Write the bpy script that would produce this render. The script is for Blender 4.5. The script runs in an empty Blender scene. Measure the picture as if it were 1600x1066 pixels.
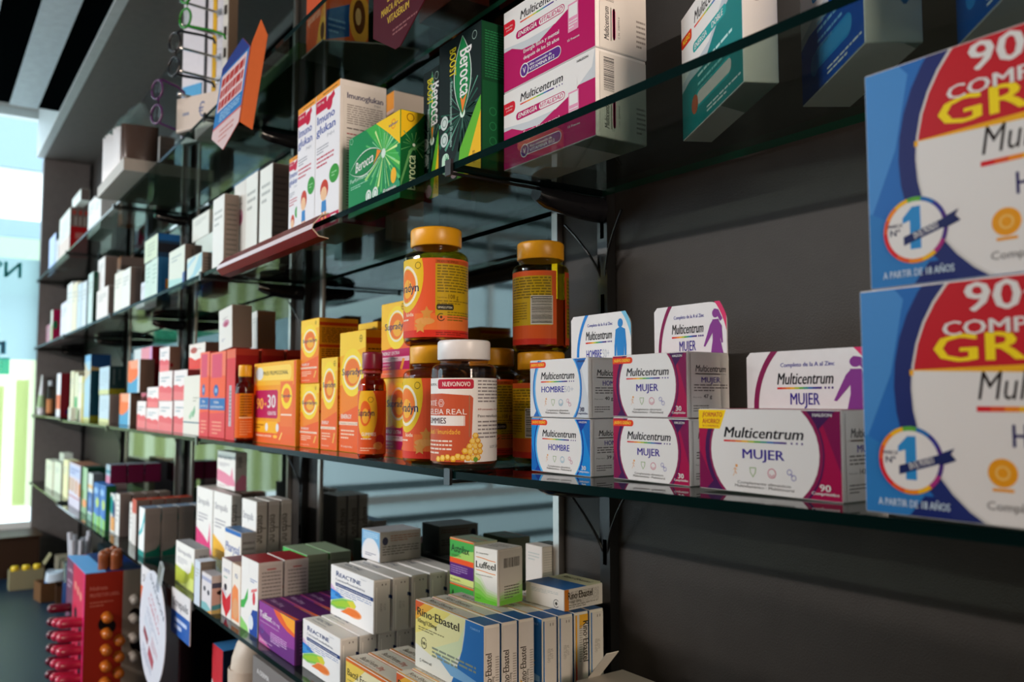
import bpy, math, random
from math import sin, cos, pi, radians
from mathutils import Vector, Matrix
SC = bpy.context.scene
COL = SC.collection
random.seed(7)

# ------------------------------------------------------------------ camera, sky, exposure
cam = bpy.data.cameras.new('camera')
cam.sensor_width = 36.0
cam.lens = 1332.284 / 1600 * 36.0
cam.clip_start = 0.02
cam.dof.use_dof = True
cam.dof.focus_distance = 0.88
cam.dof.aperture_fstop = 6.3
co = bpy.data.objects.new('camera', cam)
COL.objects.link(co)
_R = Vector((0.57248962, 0.81991026, -0.00167335))
_U = Vector((0.05722467, -0.03792016, 0.99764092))
_F = Vector((-0.81791257, 0.57123483, 0.06862799))
co.matrix_world = Matrix(((_R.x, _U.x, -_F.x, 0.0), (_R.y, _U.y, -_F.y, -0.70769), (_R.z, _U.z, -_F.z, 1.5), (0, 0, 0, 1)))
SC.camera = co

wd = bpy.data.worlds.new('overcast_sky')
SC.world = wd
wd.use_nodes = True
nt = wd.node_tree
bg = nt.nodes['Background']
tc = nt.nodes.new('ShaderNodeTexCoord')
sep = nt.nodes.new('ShaderNodeSeparateXYZ')
rmp = nt.nodes.new('ShaderNodeValToRGB')
rmp.color_ramp.elements[0].position = 0.35
rmp.color_ramp.elements[0].color = (0.32, 0.37, 0.42, 1)
rmp.color_ramp.elements[1].position = 0.62
rmp.color_ramp.elements[1].color = (0.72, 0.88, 1.0, 1)
mpr = nt.nodes.new('ShaderNodeMapRange')
mpr.inputs['From Min'].default_value = -1
nt.links.new(tc.outputs['Generated'], sep.inputs[0])
nt.links.new(sep.outputs['Z'], mpr.inputs['Value'])
nt.links.new(mpr.outputs[0], rmp.inputs[0])
nt.links.new(rmp.outputs[0], bg.inputs['Color'])
bg.inputs['Strength'].default_value = 8.0

vs = SC.view_settings
vs.view_transform = 'Standard'
vs.look = 'None'
vs.gamma = 1.0
vs.use_curve_mapping = False
vs.exposure = 0.0
SC.cycles.transparent_max_bounces = 32


def portal(name, loc, rot, sx, sy):
    l = bpy.data.lights.new(name, 'AREA')
    l.shape = 'RECTANGLE'
    l.size, l.size_y = sx, sy
    l.cycles.is_portal = True
    o = bpy.data.objects.new(name, l)
    o.location, o.rotation_euler = loc, rot
    COL.objects.link(o)


portal('window_portal', (-4.86, -1.99, 1.52), (0, radians(-90), 0), 2.9, 3.56)
portal('window_portal', (-3.45, -4.07, 2.0), (radians(90), 0, 0), 2.2, 1.5)


def lamp(name, loc, rot, sx, sy, power, colr):
    l = bpy.data.lights.new(name, 'AREA')
    l.shape = 'RECTANGLE'
    l.size, l.size_y = sx, sy
    l.energy = power
    l.color = colr
    o = bpy.data.objects.new(name, l)
    o.location, o.rotation_euler = loc, rot
    COL.objects.link(o)
    return o


lamp('ceiling_strip_lamp', (-2.5, -3.4, 2.70), (radians(20), 0, 0), 3.0, .07, 150, (1.0, .93, .88))
lamp('added_side_fill', (1.26, -.34, 1.9), (0, radians(90), 0), 1.0, .4, 44, (1.0, .80, .64))  # invented warm fill that brightens the right-facing carton sides

# ------------------------------------------------------------------ materials
def lin(c):
    if isinstance(c, str):
        c = c.lstrip('#')
        c = [int(c[i:i + 2], 16) / 255 for i in (0, 2, 4)]
        c = [x / 12.92 if x <= 0.04045 else ((x + 0.055) / 1.055) ** 2.4 for x in c]
    return (c[0], c[1], c[2], 1.0)


MATS = {}


def mat(c, kind='paper', rough=None, bump=0.0):
    key = (c, kind, rough, bump)
    if key in MATS:
        return MATS[key]
    m = bpy.data.materials.new(kind + '_' + c.lstrip('#'))
    m.use_nodes = True
    n = m.node_tree
    p = n.nodes['Principled BSDF']
    rgb = lin(c)
    r = {'paper': .42, 'plastic': .28, 'metal': .3, 'wall': .6, 'matte': .8, 'gloss': .12, 'ink': .42}[kind] if rough is None else rough
    p.inputs['Roughness'].default_value = r
    if kind == 'wall':
        p.inputs['Specular IOR Level'].default_value = .15
    if kind == 'matte':
        p.inputs['Specular IOR Level'].default_value = .0
    if kind in ('ink', 'paper'):
        p.inputs['Specular IOR Level'].default_value = .07
    if kind == 'metal':
        p.inputs['Metallic'].default_value = 1.0
    if kind in ('paper', 'wall', 'matte', 'plastic'):
        t = n.nodes.new('ShaderNodeTexCoord')
        z = n.nodes.new('ShaderNodeTexNoise')
        z.inputs['Scale'].default_value = 90 if kind != 'wall' else 35
        z.inputs['Detail'].default_value = 3
        x = n.nodes.new('ShaderNodeMix')
        x.data_type = 'RGBA'
        a = 0.05 if kind != 'wall' else 0.14
        x.inputs['A'].default_value = tuple(v * (1 - a) for v in rgb[:3]) + (1,)
        x.inputs['B'].default_value = tuple(min(1, v * (1 + a)) for v in rgb[:3]) + (1,)
        n.links.new(t.outputs['Object'], z.inputs['Vector'])
        n.links.new(z.outputs['Fac'], x.inputs['Factor'])
        n.links.new(x.outputs['Result'], p.inputs['Base Color'])
        if bump:
            b = n.nodes.new('ShaderNodeBump')
            b.inputs['Strength'].default_value = bump
            b.inputs['Distance'].default_value = 0.001
            z2 = n.nodes.new('ShaderNodeTexNoise')
            z2.inputs['Scale'].default_value = 500
            n.links.new(t.outputs['Object'], z2.inputs['Vector'])
            n.links.new(z2.outputs['Fac'], b.inputs['Height'])
            n.links.new(b.outputs[0], p.inputs['Normal'])
    else:
        p.inputs['Base Color'].default_value = rgb
    MATS[key] = m
    return m


def clear(c, ior=1.45, rough=0.02, name='clear_glass', milk=0.0):
    """thin glass or plastic sheet: tinted see-through with Fresnel reflection"""
    key = (c, ior, rough, name, milk)
    if key in MATS:
        return MATS[key]
    m = bpy.data.materials.new(name)
    m.use_nodes = True
    n = m.node_tree
    n.nodes.clear()
    out = n.nodes.new('ShaderNodeOutputMaterial')
    tr = n.nodes.new('ShaderNodeBsdfTransparent')
    tr.inputs[0].default_value = lin(c)
    gl = n.nodes.new('ShaderNodeBsdfGlossy')
    gl.inputs['Roughness'].default_value = rough
    lw = n.nodes.new('ShaderNodeLayerWeight')
    pw = n.nodes.new('ShaderNodeMath')
    pw.operation = 'POWER'
    pw.inputs[1].default_value = 5
    n.links.new(lw.outputs['Facing'], pw.inputs[0])
    fr = n.nodes.new('ShaderNodeMath')
    fr.operation = 'MULTIPLY_ADD'
    f0 = ((ior - 1) / (ior + 1)) ** 2
    fr.inputs[1].default_value = 1 - f0
    fr.inputs[2].default_value = f0
    n.links.new(pw.outputs[0], fr.inputs[0])
    mx = n.nodes.new('ShaderNodeMixShader')
    n.links.new(fr.outputs[0], mx.inputs[0])
    src = tr
    if milk:
        df = n.nodes.new('ShaderNodeBsdfTranslucent')
        df.inputs[0].default_value = lin(c)
        m2 = n.nodes.new('ShaderNodeMixShader')
        m2.inputs[0].default_value = milk
        n.links.new(tr.outputs[0], m2.inputs[1])
        n.links.new(df.outputs[0], m2.inputs[2])
        src = m2
    n.links.new(src.outputs[0], mx.inputs[1])
    n.links.new(gl.outputs[0], mx.inputs[2])
    n.links.new(mx.outputs[0], out.inputs[0])
    MATS[key] = m
    return m


# ------------------------------------------------------------------ mesh building
class MB:
    def __init__(s):
        s.v, s.f, s.m, s.mats, s.sm = [], [], [], [], []

    def mi(s, m):
        if isinstance(m, str):
            m = mat(m)
        if m not in s.mats:
            s.mats.append(m)
        return s.mats.index(m)

    def poly(s, pts, m, smooth=False):
        b = len(s.v)
        s.v += [tuple(p) for p in pts]
        s.f.append(tuple(range(b, b + len(pts))))
        s.m.append(s.mi(m))
        s.sm.append(smooth)

    def grid(s, rows, m, closed=True, smooth=True, flip=False):
        """rows of points joined to a skin"""
        b = len(s.v)
        n = len(rows[0])
        for r in rows:
            s.v += [tuple(p) for p in r]
        k = s.mi(m) if not isinstance(m, list) else None
        for i in range(len(rows) - 1):
            for j in range(n if closed else n - 1):
                a, c = b + i * n + j, b + i * n + (j + 1) % n
                q = (a, c, c + n, a + n)
                s.f.append(q[::-1] if flip else q)
                s.m.append(k if k is not None else s.mi(m[i]))
                s.sm.append(smooth)

    def box(s, x0, x1, y0, y1, z0, z1, m, ch=0.0):
        if ch <= 0:
            P = [(x, y, z) for z in (z0, z1) for y in (y0, y1) for x in (x0, x1)]
            for q in ((0, 2, 3, 1), (4, 5, 7, 6), (0, 1, 5, 4), (2, 6, 7, 3), (0, 4, 6, 2), (1, 3, 7, 5)):
                s.poly([P[i] for i in q], m)
            return
        lo, hi = (x0, y0, z0), (x1, y1, z1)
        c = [(a + b) / 2 for a, b in zip(lo, hi)]

        def P(sx, sy, sz, ax):
            o = []
            for i, g in enumerate((sx, sy, sz)):
                e = hi[i] if g > 0 else lo[i]
                o.append(e if i == ax else e - g * ch)
            return tuple(o)
        for ax in range(3):
            for g in (-1, 1):
                a, b = [i for i in range(3) if i != ax]
                q = []
                for u, w in ((-1, -1), (1, -1), (1, 1), (-1, 1)):
                    t = [0, 0, 0]
                    t[ax], t[a], t[b] = g, u, w
                    q.append(P(*t, ax))
                s.poly(q if g * (1 if ax != 1 else -1) > 0 else q[::-1], m)
        for ax in range(3):
            a, b = [i for i in range(3) if i != ax]
            for u in (-1, 1):
                for w in (-1, 1):
                    t0, t1 = [0, 0, 0], [0, 0, 0]
                    t0[ax], t1[ax] = -1, 1
                    t0[a] = t1[a] = u
                    t0[b] = t1[b] = w
                    q = [P(*t0, a), P(*t1, a), P(*t1, b), P(*t0, b)]
                    n = (Vector(q[1]) - Vector(q[0])).cross(Vector(q[2]) - Vector(q[0]))
                    d = Vector([0 if i == ax else (u if i == a else w) for i in range(3)])
                    s.poly(q if n.dot(d) > 0 else q[::-1], m)
        for sx in (-1, 1):
            for sy in (-1, 1):
                for sz in (-1, 1):
                    q = [P(sx, sy, sz, i) for i in range(3)]
                    s.poly(q if sx * sy * sz > 0 else q[::-1], m)

    def lathe(s, prof, m, c=(0, 0, 0), n=36, smooth=True, flip=False):
        rows = [[(c[0] + r * cos(2 * pi * j / n), c[1] + r * sin(2 * pi * j / n), c[2] + z) for j in range(n)] for r, z in prof]
        s.grid(rows, m, True, smooth, flip)

    def tube(s, pts, r, m, n=8, cap=True):
        pts = [Vector(p) for p in pts]
        rr = r if isinstance(r, (list, tuple)) else [r] * len(pts)
        rows = []
        up = Vector((0, 0, 1))
        for i, p in enumerate(pts):
            t = (pts[min(i + 1, len(pts) - 1)] - pts[max(i - 1, 0)]).normalized()
            a = t.cross(up)
            if a.length < .05:
                a = t.cross(Vector((1, 0, 0)))
            a.normalize()
            b = a.cross(t)
            rows.append([p + (a * cos(2 * pi * k / n) + b * sin(2 * pi * k / n)) * rr[i] for k in range(n)])
        s.grid(rows, m, True, True, flip=True)
        if cap:
            s.poly(rows[0], m)
            s.poly(rows[-1][::-1], m)

    def slab(s, pts2, fn, t, m, m2=None):
        """extruded outline: fn(x,y,w) gives 3D, w from 0 to t"""
        a = [fn(x, y, 0) for x, y in pts2]
        b = [fn(x, y, t) for x, y in pts2]
        s.poly(a, m)
        s.poly(b[::-1], m2 or m)
        n = len(pts2)
        for i in range(n):
            j = (i + 1) % n
            s.poly([a[j], a[i], b[i], b[j]], m)

    def mesh(s, name):
        me = bpy.data.meshes.new(name)
        me.from_pydata(s.v, [], s.f)
        for m in s.mats:
            me.materials.append(m)
        me.polygons.foreach_set('material_index', s.m)
        me.polygons.foreach_set('use_smooth', s.sm)
        me.update()
        return me

    def obj(s, name, parent=None, loc=None, rz=0.0, rot=None):
        o = bpy.data.objects.new(name, s.mesh(name))
        COL.objects.link(o)
        if parent:
            o.parent = parent
        if loc:
            o.location = loc
        o.rotation_euler = rot or (0, 0, rz)
        return o


def empty(name, loc, rz=0.0, rot=None):
    o = bpy.data.objects.new(name, None)
    COL.objects.link(o)
    o.empty_display_size = .02
    o.location = loc
    o.rotation_euler = rot or (0, 0, rz)
    return o


def tag(o, label=None, cat=None, group=None, kind=None):
    if label:
        o['label'] = label
    if cat:
        o['category'] = cat
    if group:
        o['group'] = group
    if kind:
        o['kind'] = kind
    return o


def copy_tree(o, parent=None):
    c = o.copy()
    COL.objects.link(c)
    if parent:
        c.parent = parent
    for ch in list(o.children):
        copy_tree(ch, c)
    return c


# ------------------------------------------------------------------ printing on faces
GL = {}


def glyphs(t, b=0, it=0):
    key = (t, b, it)
    if key in GL:
        return GL[key]
    cu = bpy.data.curves.new('t', 'FONT')
    cu.body = t
    cu.size = 1
    cu.resolution_u = 2
    cu.shear = .22 if it else 0
    o = bpy.data.objects.new('t', cu)
    COL.objects.link(o)
    bpy.context.view_layer.update()
    e = o.evaluated_get(bpy.context.evaluated_depsgraph_get())
    me = e.to_mesh()
    vs_ = [(v.co.x / .69, v.co.y / .69) for v in me.vertices]
    fs = [tuple(p.vertices) for p in me.polygons]
    e.to_mesh_clear()
    bpy.data.objects.remove(o)
    bpy.data.curves.remove(cu)
    x0 = min([v[0] for v in vs_] or [0])
    x1 = max([v[0] for v in vs_] or [1])
    pts = [(x - x0, y) for x, y in vs_]
    nper = len(pts)
    if b:               # heavier strokes: three overlapping impressions
        n = len(pts)
        pts = [(x + dx, y + dy) for dx, dy in ((0, 0), (.03, .008), (.06, 0)) for x, y in pts]
        fs = fs + [tuple(i + n for i in f) for f in fs] + [tuple(i + 2 * n for i in f) for f in fs]
        x1 += .06
    GL[key] = (pts, fs, x1 - x0, nper)
    return GL[key]


def clip(poly, x0, y0, x1, y1):
    for ax, lim, sg in ((0, x0, 1), (0, x1, -1), (1, y0, 1), (1, y1, -1)):
        out = []
        for i, p in enumerate(poly):
            q = poly[i - 1]
            a, b = sg * (p[ax] - lim) >= 0, sg * (q[ax] - lim) >= 0
            if a != b:
                t = (lim - q[ax]) / (p[ax] - q[ax])
                out.append((q[0] + t * (p[0] - q[0]), q[1] + t * (p[1] - q[1])))
            if a:
                out.append(p)
        poly = out
        if len(poly) < 3:
            return []
    return poly


def inside(P, out):
    """keep only what of a printed piece lies on the card's own outline (convex)"""
    n = len(out)
    for i in range(n):
        a, b = out[i], out[(i + 1) % n]
        q = []
        for k, p in enumerate(P):
            r = P[k - 1]
            sp = (b[0] - a[0]) * (p[1] - a[1]) - (b[1] - a[1]) * (p[0] - a[0])
            sr = (b[0] - a[0]) * (r[1] - a[1]) - (b[1] - a[1]) * (r[0] - a[0])
            if (sp >= 0) != (sr >= 0):
                t = sr / (sr - sp)
                q.append((r[0] + t * (p[0] - r[0]), r[1] + t * (p[1] - r[1])))
            if sp >= 0:
                q.append(p)
        P = q
        if len(P) < 3:
            return []
    return P


class Face:
    """a printed panel W x H metres; positions are given as fractions of it"""

    def __init__(s, W, H, step=0.00002, cyl=0):
        s.W, s.H, s.L, s.P, s.step, s.cyl = W, H, 0, [], step, cyl

    def poly(s, pts, c, keep=False, up=True):
        p = clip([(x * s.W, y * s.H) for x, y in pts], 0, 0, s.W, s.H)
        if up and not keep:
            s.L += 1
        if p:
            s.P.append((p, c, s.L))
        return s

    def rect(s, x0, y0, x1, y1, c, keep=False):
        return s.poly([(x0, y0), (x1, y0), (x1, y1), (x0, y1)], c, keep)

    def rrect(s, x0, y0, x1, y1, c, r=.3, keep=False):
        """rounded bar, r as a share of its height"""
        a = s.H / s.W * (y1 - y0) * r
        b = (y1 - y0) * r
        pts = []
        for cx, cy, q in ((x1 - a, y0 + b, -pi / 2), (x1 - a, y1 - b, 0), (x0 + a, y1 - b, pi / 2), (x0 + a, y0 + b, pi)):
            pts += [(cx + a * cos(q + k * pi / 8), cy + b * sin(q + k * pi / 8)) for k in range(5)]
        return s.poly(pts, c, keep)

    def ell(s, cx, cy, rx, ry, c, n=40, keep=False):
        return s.poly([(cx + rx * cos(2 * pi * k / n), cy + ry * sin(2 * pi * k / n)) for k in range(n)], c, keep)

    def circ(s, cx, cy, r, c, n=28, keep=False):
        return s.ell(cx, cy, r * s.H / s.W, r, c, n, keep)

    def arc(s, cx, cy, rx, ry, t, c, a0=0, a1=360, n=40, t1=None):
        """ring or part of a ring; t is its width as a share of the radius"""
        s.L += 1
        for k in range(n):
            p, q = radians(a0 + (a1 - a0) * k / n), radians(a0 + (a1 - a0) * (k + 1) / n)
            ta = 1 - (t if t1 is None else t + (t1 - t) * k / n)
            tb = 1 - (t if t1 is None else t + (t1 - t) * (k + 1) / n)
            cc = c if isinstance(c, str) else c[int(k * len(c) / n)]
            s.poly([(cx + rx * cos(p), cy + ry * sin(p)), (cx + rx * cos(q), cy + ry * sin(q)), (cx + tb * rx * cos(q), cy + tb * ry * sin(q)), (cx + ta * rx * cos(p), cy + ta * ry * sin(p))], cc, up=False)
        return s

    def cring(s, cx, cy, r, t, c, a0=0, a1=360, n=24):
        return s.arc(cx, cy, r * s.H / s.W, r, t, c, a0, a1, n)

    def text(s, t, x, y, h, c, w=None, al='C', b=0, it=0, rot=0):
        """baseline y, cap height h of the panel's height; w limits the width"""
        V, Fs, tw, nper = glyphs(t, b, it)
        k = h * s.H
        kx = k
        if w is not None:
            ww = w * (s.W if rot % 180 == 0 else s.H)
            kx = ww / tw if tw else k
        off = {'C': -tw / 2, 'L': 0, 'R': -tw}[al]
        ca, sa = cos(radians(rot)), sin(radians(rot))
        pts = []
        for vx, vy in V:
            a, d = (vx + off) * kx, vy * k
            pts.append((x * s.W + a * ca - d * sa, y * s.H + a * sa + d * ca))
        if all(-.001 < p[0] < s.W + .001 and -.001 < p[1] < s.H + .001 for p in pts):
            s.P.append((('T', pts, Fs, nper), c, s.L + 1))
        else:
            for f in Fs:
                q = clip([pts[i] for i in f], 0, 0, s.W, s.H)
                if q:
                    s.P.append((q, c, s.L + 1 + .3 * (f[0] // nper)))
        return s

    def small(s, x0, y0, x1, y1, n, c, seed=1, fill=.42, last=.6):
        """lines too small to read, as rows of word-long dashes"""
        rnd = random.Random(seed)
        p = (y1 - y0) / n
        for i in range(n):
            y = y1 - p * (i + .5)
            x = x0
            end = x1 if i < n - 1 else x0 + (x1 - x0) * last
            while x < end - .004:
                w = (x1 - x0) * rnd.uniform(.06, .2)
                e = min(x + w, end)
                s.P.append(([(x * s.W, (y - p * fill / 2) * s.H), (e * s.W, (y - p * fill / 2) * s.H), (e * s.W, (y + p * fill / 2) * s.H), (x * s.W, (y + p * fill / 2) * s.H)], c, s.L + 1))
                x = e + (x1 - x0) * .025
        return s

    def bars(s, x0, y0, x1, y1, c, seed=3, horiz=False):
        rnd = random.Random(seed)
        t = 0.0
        while t < 1:
            w = rnd.choice((.012, .02, .03))
            a, b = t, min(1, t + w)
            if horiz:
                q = [(x0, y0 + (y1 - y0) * a), (x1, y0 + (y1 - y0) * a), (x1, y0 + (y1 - y0) * b), (x0, y0 + (y1 - y0) * b)]
            else:
                q = [(x0 + (x1 - x0) * a, y0), (x0 + (x1 - x0) * b, y0), (x0 + (x1 - x0) * b, y1), (x0 + (x1 - x0) * a, y1)]
            s.P.append(([(u * s.W, v * s.H) for u, v in q], c, s.L + 1))
            t += w + rnd.choice((.012, .022, .03))
        return s

    def emit(s, mb, fn, base=0.00008):
        for p, c, l in s.P:
            off = base + s.step * l
            if p[0] == 'T':
                b0 = len(mb.v)
                mb.v += [tuple(fn(x, y, off + .3 * s.step * (i // p[3]))) for i, (x, y) in enumerate(p[1])]
                k = mb.mi(mat(c, 'ink'))
                for f in p[2]:
                    mb.f.append(tuple(b0 + i for i in f))
                    mb.m.append(k)
                    mb.sm.append(False)
            elif s.cyl:
                xs = [q[0] for q in p]
                i0, i1 = int(min(xs) / s.cyl), int(max(xs) / s.cyl)
                for i in range(i0, i1 + 1):
                    q = clip(p, i * s.cyl, -9, (i + 1) * s.cyl, 9)
                    if q:
                        mb.poly([fn(x, y, off) for x, y in q], mat(c, 'ink'))
            else:
                mb.poly([fn(x, y, off) for x, y in p], mat(c, 'ink'))


RAIN = ['#d8232a', '#e4572a', '#f08a1d', '#f3b81c', '#b9c42c', '#5fae3c', '#2f9a86', '#2b6fb5', '#3b3c94', '#4a2a80']


def rainbow(F, x0, x1, y, h, dots=True):
    n = len(RAIN)
    e = x0 + (x1 - x0) * (.8 if dots else 1)
    for i, c in enumerate(RAIN):
        F.rect(x0 + (e - x0) * i / n, y, x0 + (e - x0) * (i + 1) / n, y + h, c, keep=True)
    if dots:
        for k in range(3):
            F.circ(e + (x1 - e) * (.3 + .3 * k), y + h / 2, h * .6, '#4a2a80', 10, keep=True)


# ------------------------------------------------------------------ carton designs
WHT = '#e9e6e4'
GRY = '#6f6a68'
DRK = '#2b2a2e'


def icons(F, x, y, r, dx, cols):
    for i, c in enumerate(cols):
        cx = x + dx * i
        if i == 0:      # running figure
            F.circ(cx + r * .2, y + r * .9, r * .28, c, 10, keep=True)
            for a, b in (((0, .5), (.1, -.1)), ((.1, -.1), (-.35, -.9)), ((.1, -.1), (.4, -.5)), ((0, .5), (-.4, .1)), ((0, .5), (.45, .2))):
                k = F.H / F.W * r
                ax, ay, bx, by = cx + a[0] * k, y + a[1] * r, cx + b[0] * k, y + b[1] * r
                F.poly([(ax - .06 * k, ay), (ax + .06 * k, ay + .06 * r), (bx + .06 * k, by), (bx - .06 * k, by - .06 * r)], c, keep=True)
        elif i == 1:    # shield
            k = F.H / F.W * r
            F.poly([(cx - .7 * k, y + .8 * r), (cx + .7 * k, y + .8 * r), (cx + .6 * k, y - .1 * r), (cx, y - .95 * r), (cx - .6 * k, y - .1 * r)], c, keep=True)
            F.poly([(cx - .52 * k, y + .66 * r), (cx + .52 * k, y + .66 * r), (cx + .45 * k, y - .05 * r), (cx, y - .72 * r), (cx - .45 * k, y - .05 * r)], WHT)
        elif i == 2:
            F.cring(cx, y, r * .85, .16, c)
            F.cring(cx, y - r * .1, r * .45, .25, c, 180, 360, 10)
        else:
            k = F.H / F.W * r
            for a in (-40, 40):
                F.cring(cx + a / 80 * k * .8, y - a / 90 * r, r * .5, .22, c, n=14)
            F.poly([(cx - .3 * k, y + .2 * r), (cx - .2 * k, y + .3 * r), (cx + .3 * k, y - .2 * r), (cx + .2 * k, y - .3 * r)], c, keep=True)


def multi_logo(F, x0, x1, y, h, c='#1c1a1e', rb=True):
    F.text('Multicentrum', (x0 + x1) / 2, y, h, c, x1 - x0, b=1, it=1)
    if rb:
        rainbow(F, x0, x1, y - h * .42, h * .17)


def d_multi(a, w, d, h):
    fem = a.startswith('MUJER')
    c0, c1, c2 = ('#a50a48', '#7d0a4a', '#431550') if fem else (('#cfd4da', '#dfe2e6', '#2a6fc0') if a == 'HOMBRE50' else ('#1789d8', '#0f69bc', '#0a3fa0'))
    big = a == 'MUJER90'
    F = Face(w, h)
    F.rect(0, 0, 1, 1, c0)
    F.poly([(0, .0), (.0, .5), (.13, .0)], c1)
    F.poly([(1, 1), (1, .3), (.86, 1)], c1)
    F.poly([(.06, 0), (.14, .16), (.25, 0)], c2)
    F.poly([(.75, 1), (.86, .78), (.97, 1)], c2)
    cx = .475
    F.ell(cx - .0, .5, .425, .79, c2)
    F.ell(cx + .012 if fem else cx, .5, .405, .745, '#5fb0e8' if a == 'HOMBRE50' else ('#8a1c50' if fem else '#4fb4ee'))
    F.ell(cx + .008, .5, .385, .70, WHT)
    if big:
        F.poly([(0, .76), (0, 1), (.22, 1), (.17, .76)], '#ffd400')
        F.L += 1
        F.text('¡FORMATO', .03, .91, .06, '#c2272d', .16, 'L', b=1)
        F.text('AHORRO!', .03, .825, .06, '#c2272d', .14, 'L', b=1)
        F.text('90 COMPRIMIDOS', .03, .78, .026, '#c2272d', .13, 'L')
    else:
        F.rrect(-.06, .87, .29, .975, '#e8431f', .5)
        F.text('¡NUEVO DISEÑO!', .135, .9, .05, '#ffe23a', .24, b=1)
    x0, x1 = (.2, .77) if big else (.2, .78)
    F.L += 2
    multi_logo(F, x0, x1, .66, .13)
    t = 'MUJER' if fem else 'HOMBRE'
    if a == 'HOMBRE50':
        F.text(t, .41, .43, .105, '#23249a', .4, b=1)
        F.text('50+', .69, .43, .105, '#bfc3cc', .15)
    else:
        F.text(t, .49, .41, .115, '#3a2890' if fem else '#23249a', .30 if fem else .36, b=1)
    icons(F, .28, .25, .07, .135, ['#e8a45c', '#8fae6a', '#d0607c' if fem else '#5aa7c4', '#7f7cc0' if fem else '#d88aa0'])
    F.text('Complemento alimenticio', .49, .10, .034, GRY, .38)
    F.text('Multivitamínico · Multimineral', .49, .055, .034, GRY, .42)
    tc_ = '#3a3a60' if a == 'HOMBRE50' else WHT
    F.text('90' if big else '30', .9, .1, .075, tc_, .07, b=1)
    F.text('Comprimidos', .9, .055, .035, tc_, .17, b=1)
    F.text('HALEON', .89, .935, .035, tc_, .12, b=1)
    R = Face(d, h)
    R.rect(0, 0, 1, 1, WHT)
    multi_logo(R, .12, .92, .72, .105)
    R.text('MUJER' if fem else 'HOMBRE', .52, .55, .085, '#3a2890', .5, b=1)
    R.small(.08, .40, .95, .53, 3, GRY, 5)
    R.text('Peso neto:', .06, .305, .022, GRY, .22, 'L')
    R.text({'HOMBRE': '39 g', 'HOMBRE50': '40 g', 'MUJER': '47 g', 'MUJER90': '142 g'}[a], .32, .3, .06, DRK, .22, 'L', b=1)
    R.small(.06, .08, .45, .2, 3, GRY, 8)
    T = Face(w, d)
    T.rect(0, 0, 1, 1, c0)
    return WHT, F, R, T


def d_gratis(a, w, d, h):
    F = Face(w, h)
    F.rect(0, 0, 1, 1, '#2a6fbc')
    F.poly([(0, 1), (0, .3), (.10, .62), (.15, .95), (.12, 1)], '#4a8fd2')
    F.poly([(0, 0), (0, .35), (.2, .2), (.2, 0)], '#2f7cc0')
    F.poly([(.24, .16), (.42, 0), (.2, 0)], '#1f6fb4')
    F.poly([(.15, 0), (.2, .09), (.25, .09), (.3, 0)], '#1c2a6c')
    F.ell(.57, .56, .46, .70, '#24306e')
    F.ell(.585, .555, .418, .635, '#d9d5d0')
    F.ell(.585, .555, .41, .62, '#c8202c')
    F.poly([(.165, .635), (1.05, .655), (1.05, .62), (.165, .61)], '#f3b21c')
    F.L += 1
    # white lower part of the disc
    pts = [(.585 + .41 * cos(radians(t)), .555 + .62 * sin(radians(t))) for t in range(173, 368, 5)]
    F.poly(pts, WHT)
    F.L += 1
    F.text('90+30', .345, .87, .12, WHT, .43, 'L', b=1)
    F.text('COMPRIMIDOS', .275, .775, .06, WHT, .60, 'L', b=1)
    F.text('GRATIS', .245, .665, .115, '#ffe01e', .67, 'L', b=1)
    F.text('Multicentrum', .375, .505, .115, '#2c2320', .50, 'L', b=0, it=1)
    rainbow(F, .37, .87, .455, .022)
    F.text('HOMBRE', .468, .315, .09, '#221c60', .26, 'L', b=1)
    for x, c in ((.437, '#efa01f'), (.58, '#6fae2e'), (.72, '#3d7fc0')):
        F.circ(x, .21, .058, c)
        F.cring(x, .21, .03, .3, '#f2c06a' if x < .5 else WHT, n=12)
        F.rect(x - .03, .135, x + .03, .148, c, keep=True)
    F.text('Complemento alimenticio', .59, .06, .034, GRY, .40)
    # number one badge
    F.circ(.158, .24, .148, WHT)
    F.arc(.158, .24, .148 * h / w, .148, .13, ['#4a2a80', '#3b3c94', '#2b6fb5', '#5fae3c', '#f3b81c', '#f08a1d', '#e4572a', '#d8232a', '#d8232a', '#e4572a', '#f08a1d', '#f3b81c', '#b03080', '#4a2a80'], 0, 360, 42)
    F.circ(.158, .24, .126, WHT)
    F.poly([(.142, .155), (.142, .285), (.118, .275), (.118, .30), (.15, .345), (.178, .345), (.178, .155)], '#2f8ed0')
    F.poly([(.12, .175), (.12, .215), (.262, .275), (.262, .235)], '#1f2a60')
    F.poly([(.255, .225), (.262, .28), (.30, .30), (.288, .275), (.305, .25)], '#1f2a60')
    F.text('EN EL MUNDO', .197, .217, .028, WHT, .115, b=1, rot=17)
    F.text('MARCA', .092, .262, .017, '#2c2a50', .05, b=1)
    F.text('Nº', .092, .225, .028, '#2c2a50', .035, b=1)
    F.text('A PARTIR DE 18 AÑOS', .045, .035, .032, '#cfe2f4', .235, 'L', b=1)
    R = Face(d, h)
    R.rect(0, 0, 1, 1, '#3f7fc4')
    T = Face(w, d)
    T.rect(0, 0, 1, 1, '#2f6fb4')
    return WHT, F, R, T


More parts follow.
